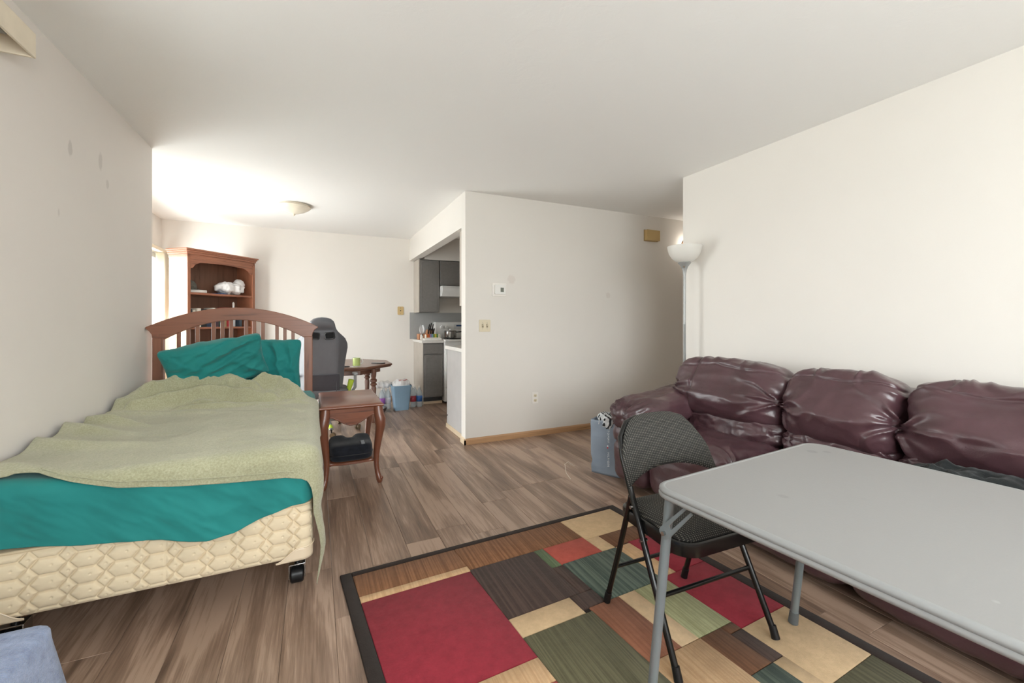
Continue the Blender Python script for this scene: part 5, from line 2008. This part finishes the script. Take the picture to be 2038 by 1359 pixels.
for s_ in (-1, 1):
    MB().tube([(-.035 + .03 * math.cos(a), s_ * .018 + .014 * math.sin(a), .005) for a in [2 * PI * k / 16 for k in range(17)]], .004, 6, caps=False).build('grip', BLACK_METAL, sc_)

# ================================================================== gaming chair seen from behind
GL = M('grey_leatherette', '#5f6065', rough=.45, var=.08, vscale=9, bmp=.15, bscale=350, bdist=.002, spec=.5, rvar=.08)
GLD = M('grey_leatherette_side', '#3d3e42', rough=.42, var=.08)
LIME = M('lime_plastic', '#b4cf45', rough=.4, var=.05)
SILV = M('silver_plastic', '#9da0a2', rough=.35, metal=.3, var=.05)
gc = thing('gaming_chair', 'grey high back gaming chair on castors pulled up to the dining table', 'chair', (.10, 4.92, 0))
HWZ = [(.40, .185), (.50, .200), (.60, .212), (.72, .220), (.82, .236), (.90, .250), (.945, .248), (1.00, .225), (1.04, .185), (1.075, .148), (1.11, .128), (1.15, .120), (1.18, .108), (1.205, .080), (1.216, .04), (1.219, .0)]
zs = np.concatenate([np.linspace(.40, 1.15, 46), np.linspace(1.16, 1.219, 16)])
us = np.linspace(-1, 1, 49)
Ug, Zgc = np.meshgrid(us, zs, indexing='ij')
hw = lerp_curve(HWZ, Zgc)
xc = .06


def gsurf(front):
    x = np.sin(Ug * PI / 2) * hw
    lean = (Zgc - .40) * -.10
    ax = np.abs(x)
    # the shell: flat in the middle, wings swept forward, a raised middle panel behind
    wing = .11 * ss(.13, .26, ax)
    panel = -.014 * ss(.168, .150, ax / (hw / .22 + 1e-6)) * ss(1.10, 1.04, Zgc)
    fold = -.010 * np.exp(-((Zgc - 1.085) / .018) ** 2) * -1
    bulge = -.030 * ss(1.05, 1.16, Zgc) * np.clip(1 - Ug ** 2, 0, 1)
    edge_t = np.clip(1 - np.abs(Ug) ** 5, 0, 1) ** .5 * np.clip((1.222 - Zgc) / .05, 0, 1) ** .5
    y = lean + wing + (panel + fold + bulge) * (0 if front else 1)
    y = y + (.045 if front else -.040) * edge_t
    return x + xc - .10, y - .18, Zgc


mb = MB()
mb.grid(*gsurf(False)); mb.grid(*gsurf(True))
bkr = mb.build('backrest', GL, gc, angle=180)
for sx in (-1, 1):
    # harness openings below the head section
    hx, hz, hy = xc - .10 + sx * .070, 1.030, -.302
    mm = T(hx, hy, hz, rx=-.10, rz=0, ry=sx * -.12)
    fr = [(x, -.012, z) for x, z in rrect(-.044, .044, -.030, .034, .014, 4)]
    rim = MB().tube([tuple(mm @ Vector(p)) for p in fr + [fr[0]]], .007, 8, caps=False).build('harness_rim', M('gloss_rim', '#2d2e31', rough=.22), bkr)
    MB().prism(rrect(-.040, .040, -.026, .030, .012, 4), -.010, .012, 'y', mtx=mm).build('harness_hole', M('hole_black', '#0e0e10', rough=.8), bkr)
MB().box(-.165, .165, -.006, .006, -.11, .11, mtx=T(xc - .10, -.252, .53, rx=.10)).build('rear_pocket', M('pocket_vinyl', '#44444a', rough=.25, var=.15, vscale=6, bmp=.3, bscale=12, bdist=.02), bkr, bevel=.006)
MB().tube([(xc + .035, -.262, .43), (xc + .035, -.255, .64)], .004, 6).build('pocket_seam', GLD, bkr)
MB().puff(-.01, -.07, .435, .46, .38, .11, n=5, res=(20, 20, 8), disp=lambda q, p, nr, P: .01 * fbm(P[:, 0] * 6, P[:, 1] * 6, seed=4)).build('seat', GL, gc, angle=180)
for sx in (-1, 1):
    ar = MB().tube([(sx * .255, -.10, .42), (sx * .285, -.11, .47), (sx * .285, -.13, .605)], [.016, .017, .015], 12).build('armrest_post', SILV, gc)
    MB().puff(sx * .285, -.125, .618, .055, .16, .026, n=4, res=(8, 16, 6)).build('arm_pad', SILV, ar)
    MB().box(sx * .255 - .02, sx * .255 + .02, -.16, -.05, .40, .425).build('bracket', LIME, ar, bevel=.004)
MB().tube([(sx_ * 0 + .215, -.16, .44) if k == 0 else (.245, -.17, .56) for k, sx_ in enumerate((1, 1))], [.022, .030], 10).build('side_bolster', LIME, gc)
MB().tube([(0, 0, .12), (0, 0, .25), (0, 0, .26), (0, 0, .385)], [.030, .030, .018, .018], 16).build('gas_lift', BLACK_METAL, gc)
a_first = math.atan2(4.595 - 4.92, .147 - .10)
for k in range(5):
    a = a_first + k * 2 * PI / 5
    dx, dy = math.cos(a), math.sin(a)
    sp_ = MB().tube([(dx * .02, dy * .02, .135), (dx * .12, dy * .12, .130), (dx * .24, dy * .24, .100), (dx * .315, dy * .315, .082)], [(.030, .028), (.030, .024), (.025, .019), (.020, .014)], 10).build('spoke', SILV, gc)
    MB().tube([(dx * .245, dy * .245, .102), (dx * .30, dy * .30, .088)], [(.0265, .021), (.0225, .0175)], 10).build('lime_band', LIME, sp_)
    cx_, cy_ = dx * .318, dy * .318
    px_, py_ = -dy, dx
    cs = MB().tube([(cx_, cy_, .045), (cx_, cy_, .085)], .007, 8).build('castor', BLACK_METAL, sp_)
    tr_ = a + 1.1
    wx, wy = -math.sin(tr_), math.cos(tr_)
    ox, oy = cx_ + .012 * math.cos(tr_), cy_ + .012 * math.sin(tr_)
    for s_ in (-1, 1):
        MB().tube([(ox + wx * s_ * .006, oy + wy * s_ * .006, .0265), (ox + wx * s_ * .020, oy + wy * s_ * .020, .0265)], .0262, 18).build('castor_wheel', M('wheel_amber', '#6c5a44', rough=.4), sp_)

# ================================================================== waste bin and bottles
BINB = M('bin_blue', '#88a5bb', rough=.42, var=.05)
wbn = thing('waste_bin', 'light blue plastic waste bin lined with a white bag', 'waste bin', (1.035, 5.70, 0))
zz = [(0, .72), (.005, .735), (.30, .985), (.305, 1.02), (.325, 1.03), (.328, 1.0), (.31, .97), (.02, .72)]
rings = []
for z, s_ in zz:
    rings.append([(x * s_, y * s_, z) for x, y in rrect(-.125, .125, -.10, .10, .028, 4)])
V, Fc = stack(rings)
MB().add(V, Fc).build('body', BINB, wbn, angle=40)
crumple('liner', None, None, (0, 0, .345), (.23, .18, .09), PLBAG, 61, .03, 12, n=2.6, res=(24, 20, 12), parent=wbn)
MB().tube([(-.05, -.06, .38), (-.03, -.07, .40), (.04, -.06, .395), (.07, -.03, .40)], .006, 8).build('drawstring', M('pink_string', '#c88a86', rough=.6), wbn)


def pet_mat():
    m, nt, b = nodes_of('clear_plastic')
    b.inputs['Base Color'].default_value = hexc('#dfe6e8')
    b.inputs['Roughness'].default_value = .12
    b.inputs['Transmission Weight'].default_value = .0
    tr = nt.nodes.new('ShaderNodeBsdfTransparent')
    tr.inputs['Color'].default_value = (.85, .88, .9, 1)
    mx = nt.nodes.new('ShaderNodeMixShader')
    mx.inputs[0].default_value = .55
    nt.links.new(b.outputs[0], mx.inputs[1]); nt.links.new(tr.outputs[0], mx.inputs[2])
    nt.links.new(mx.outputs[0], nt.nodes['Material Output'].inputs['Surface'])
    return m


PET = pet_mat()


def bottle(x, y, h, r, col, label, group=None):
    b0 = thing('drink_bottle', label, 'bottle', (x, y, 0), random.uniform(0, 3), group)
    MB().lathe([(0, 0), (r * .9, 0), (r, .012), (r * .95, .05), (r, .06), (r, h * .58), (r * .96, h * .62), (r * .8, h * .74), (r * .38, h * .87), (r * .30, h * .90), (r * .30, h * .94), (0, h * .94)], 20).build('body', PET, b0)
    MB().lathe([(r + .0012, h * .26), (r + .0012, h * .54)], 20).build('wrapper', M('wrapper_' + col[1:], col, rough=.4, var=.35, vscale=22), b0, solid=.0006)
    MB().lathe([(r * .34, h * .92), (r * .34, h), (0, h)], 14).build('cap', WHITE_TRIM, b0)
    return b0


bottle(.800, 5.80, .285, .042, '#9a5aa8', 'clear drink bottle with a purple label beside the blue waste bin')
bottle(.885, 5.83, .285, .042, '#d8d6da', 'clear drink bottle with a white label between the purple labelled bottle and the bin')
bottle(.840, 5.93, .285, .042, '#b7a6c4', 'clear drink bottle with a lilac label standing behind the purple labelled one')
bottle(1.215, 5.80, .285, .040, '#a33a46', 'clear drink bottle with a red label by the blue waste bin')
bottle(1.300, 5.79, .285, .040, '#3f6fb5', 'clear drink bottle with a blue label beside the kitchen cabinet')
bottle(1.255, 5.90, .285, .040, '#c9ced6', 'clear drink bottle with a pale label behind the blue labelled bottle')
o = crumple('shrink_wrap', 'loose clear plastic wrap lying over the drink bottles', 'plastic wrap', (.845, 5.86, .325), (.22, .16, .07), PLBAG, 88, .03, 12, res=(22, 18, 10))
bw_ = thing('bowl', 'dark metal bowl on the floor beside the drink bottles', 'bowl', (.755, 5.62, 0))
MB().lathe([(0, 0), (.045, 0), (.07, .02), (.085, .06), (.087, .062), (.082, .06), (.066, .022), (0, .006)], 28).build('body', M('dark_bowl', '#4a4644', rough=.35, metal=.4), bw_)

# ================================================================== stool under a blue fleece throw, lower left corner
def fleece2():
    m, nt, b = nodes_of('blue_fleece')
    vec = coords(nt)
    f = noise(nt, vec, 40, 4, .65)
    r = ramp(nt, f, [(.3, hexc('#6a7aa0')), (.7, hexc('#95a5c6'))])
    nt.links.new(r.outputs['Color'], b.inputs['Base Color'])
    b.inputs['Roughness'].default_value = .95
    b.inputs['Sheen Weight'].default_value = .5
    b.inputs['Specular IOR Level'].default_value = .1
    n1 = bump(nt, b, noise(nt, vec, 260, 4, .7), .8, .006)
    bump(nt, b, noise(nt, vec, 60, 3), .4, .008, n1)
    return m


BF = fleece2()
so = thing('ottoman', 'low wooden stool standing under the blue fleece throw', 'stool', (-.765, 1.02, 0))
MB().box(-.17, .17, -.36, .36, .40, .432).build('top', DT, so, bevel=.01)
for sx in (-1, 1):
    for sy in (-1, 1):
        MB().tube([(sx * .13, sy * .32, .40), (sx * .14, sy * .33, 0)], [.022, .017], 12).build('leg', DTZ, so)
V, Fc, rg_ = [], [], []
rings = []
N_ = 88
outl = rrect(-1, 1, -1, 1, .18, 21)


def throw_ring(hx, hy, z, wav, r=.05):
    base = rrect(-hx, hx, -hy, hy, r, 21)
    out = []
    for i, (x, y) in enumerate(base):
        a = 2 * PI * i / len(base)
        w = wav * (math.sin(a * 9 + 1) * .6 + math.sin(a * 5 + .4) * .5)
        L = math.hypot(x, y)
        out.append((x * (1 + w / L), y * (1 + w / L), z))
    return out


rings = [throw_ring(0.250, .455, .03, .020), throw_ring(0.240, .445, .10, .016), throw_ring(0.227, .432, .18, .011), throw_ring(0.213, .416, .28, .007), throw_ring(0.200, .402, .38, .003), throw_ring(0.193, .394, .425, .001), throw_ring(0.189, .390, .440, 0, .03),
         throw_ring(0.183, .384, .450, 0, .03), throw_ring(0.170, .370, .453, 0, .03), throw_ring(0.085, .26, .454, 0, .04), throw_ring(0.030, .06, .454, 0, .02)]
V, Fc = stack(rings)
Fc = Fc[:-2] + [Fc[-1]]
th_ = MB().add(V, Fc).build('fleece_throw', BF, None, subd=1, loc=(0, 0, 0))
th_.location = (-.765, 1.02, 0)
tag(th_, 'pale blue fluffy fleece throw draped over a stool near the foot of the bed', 'throw')
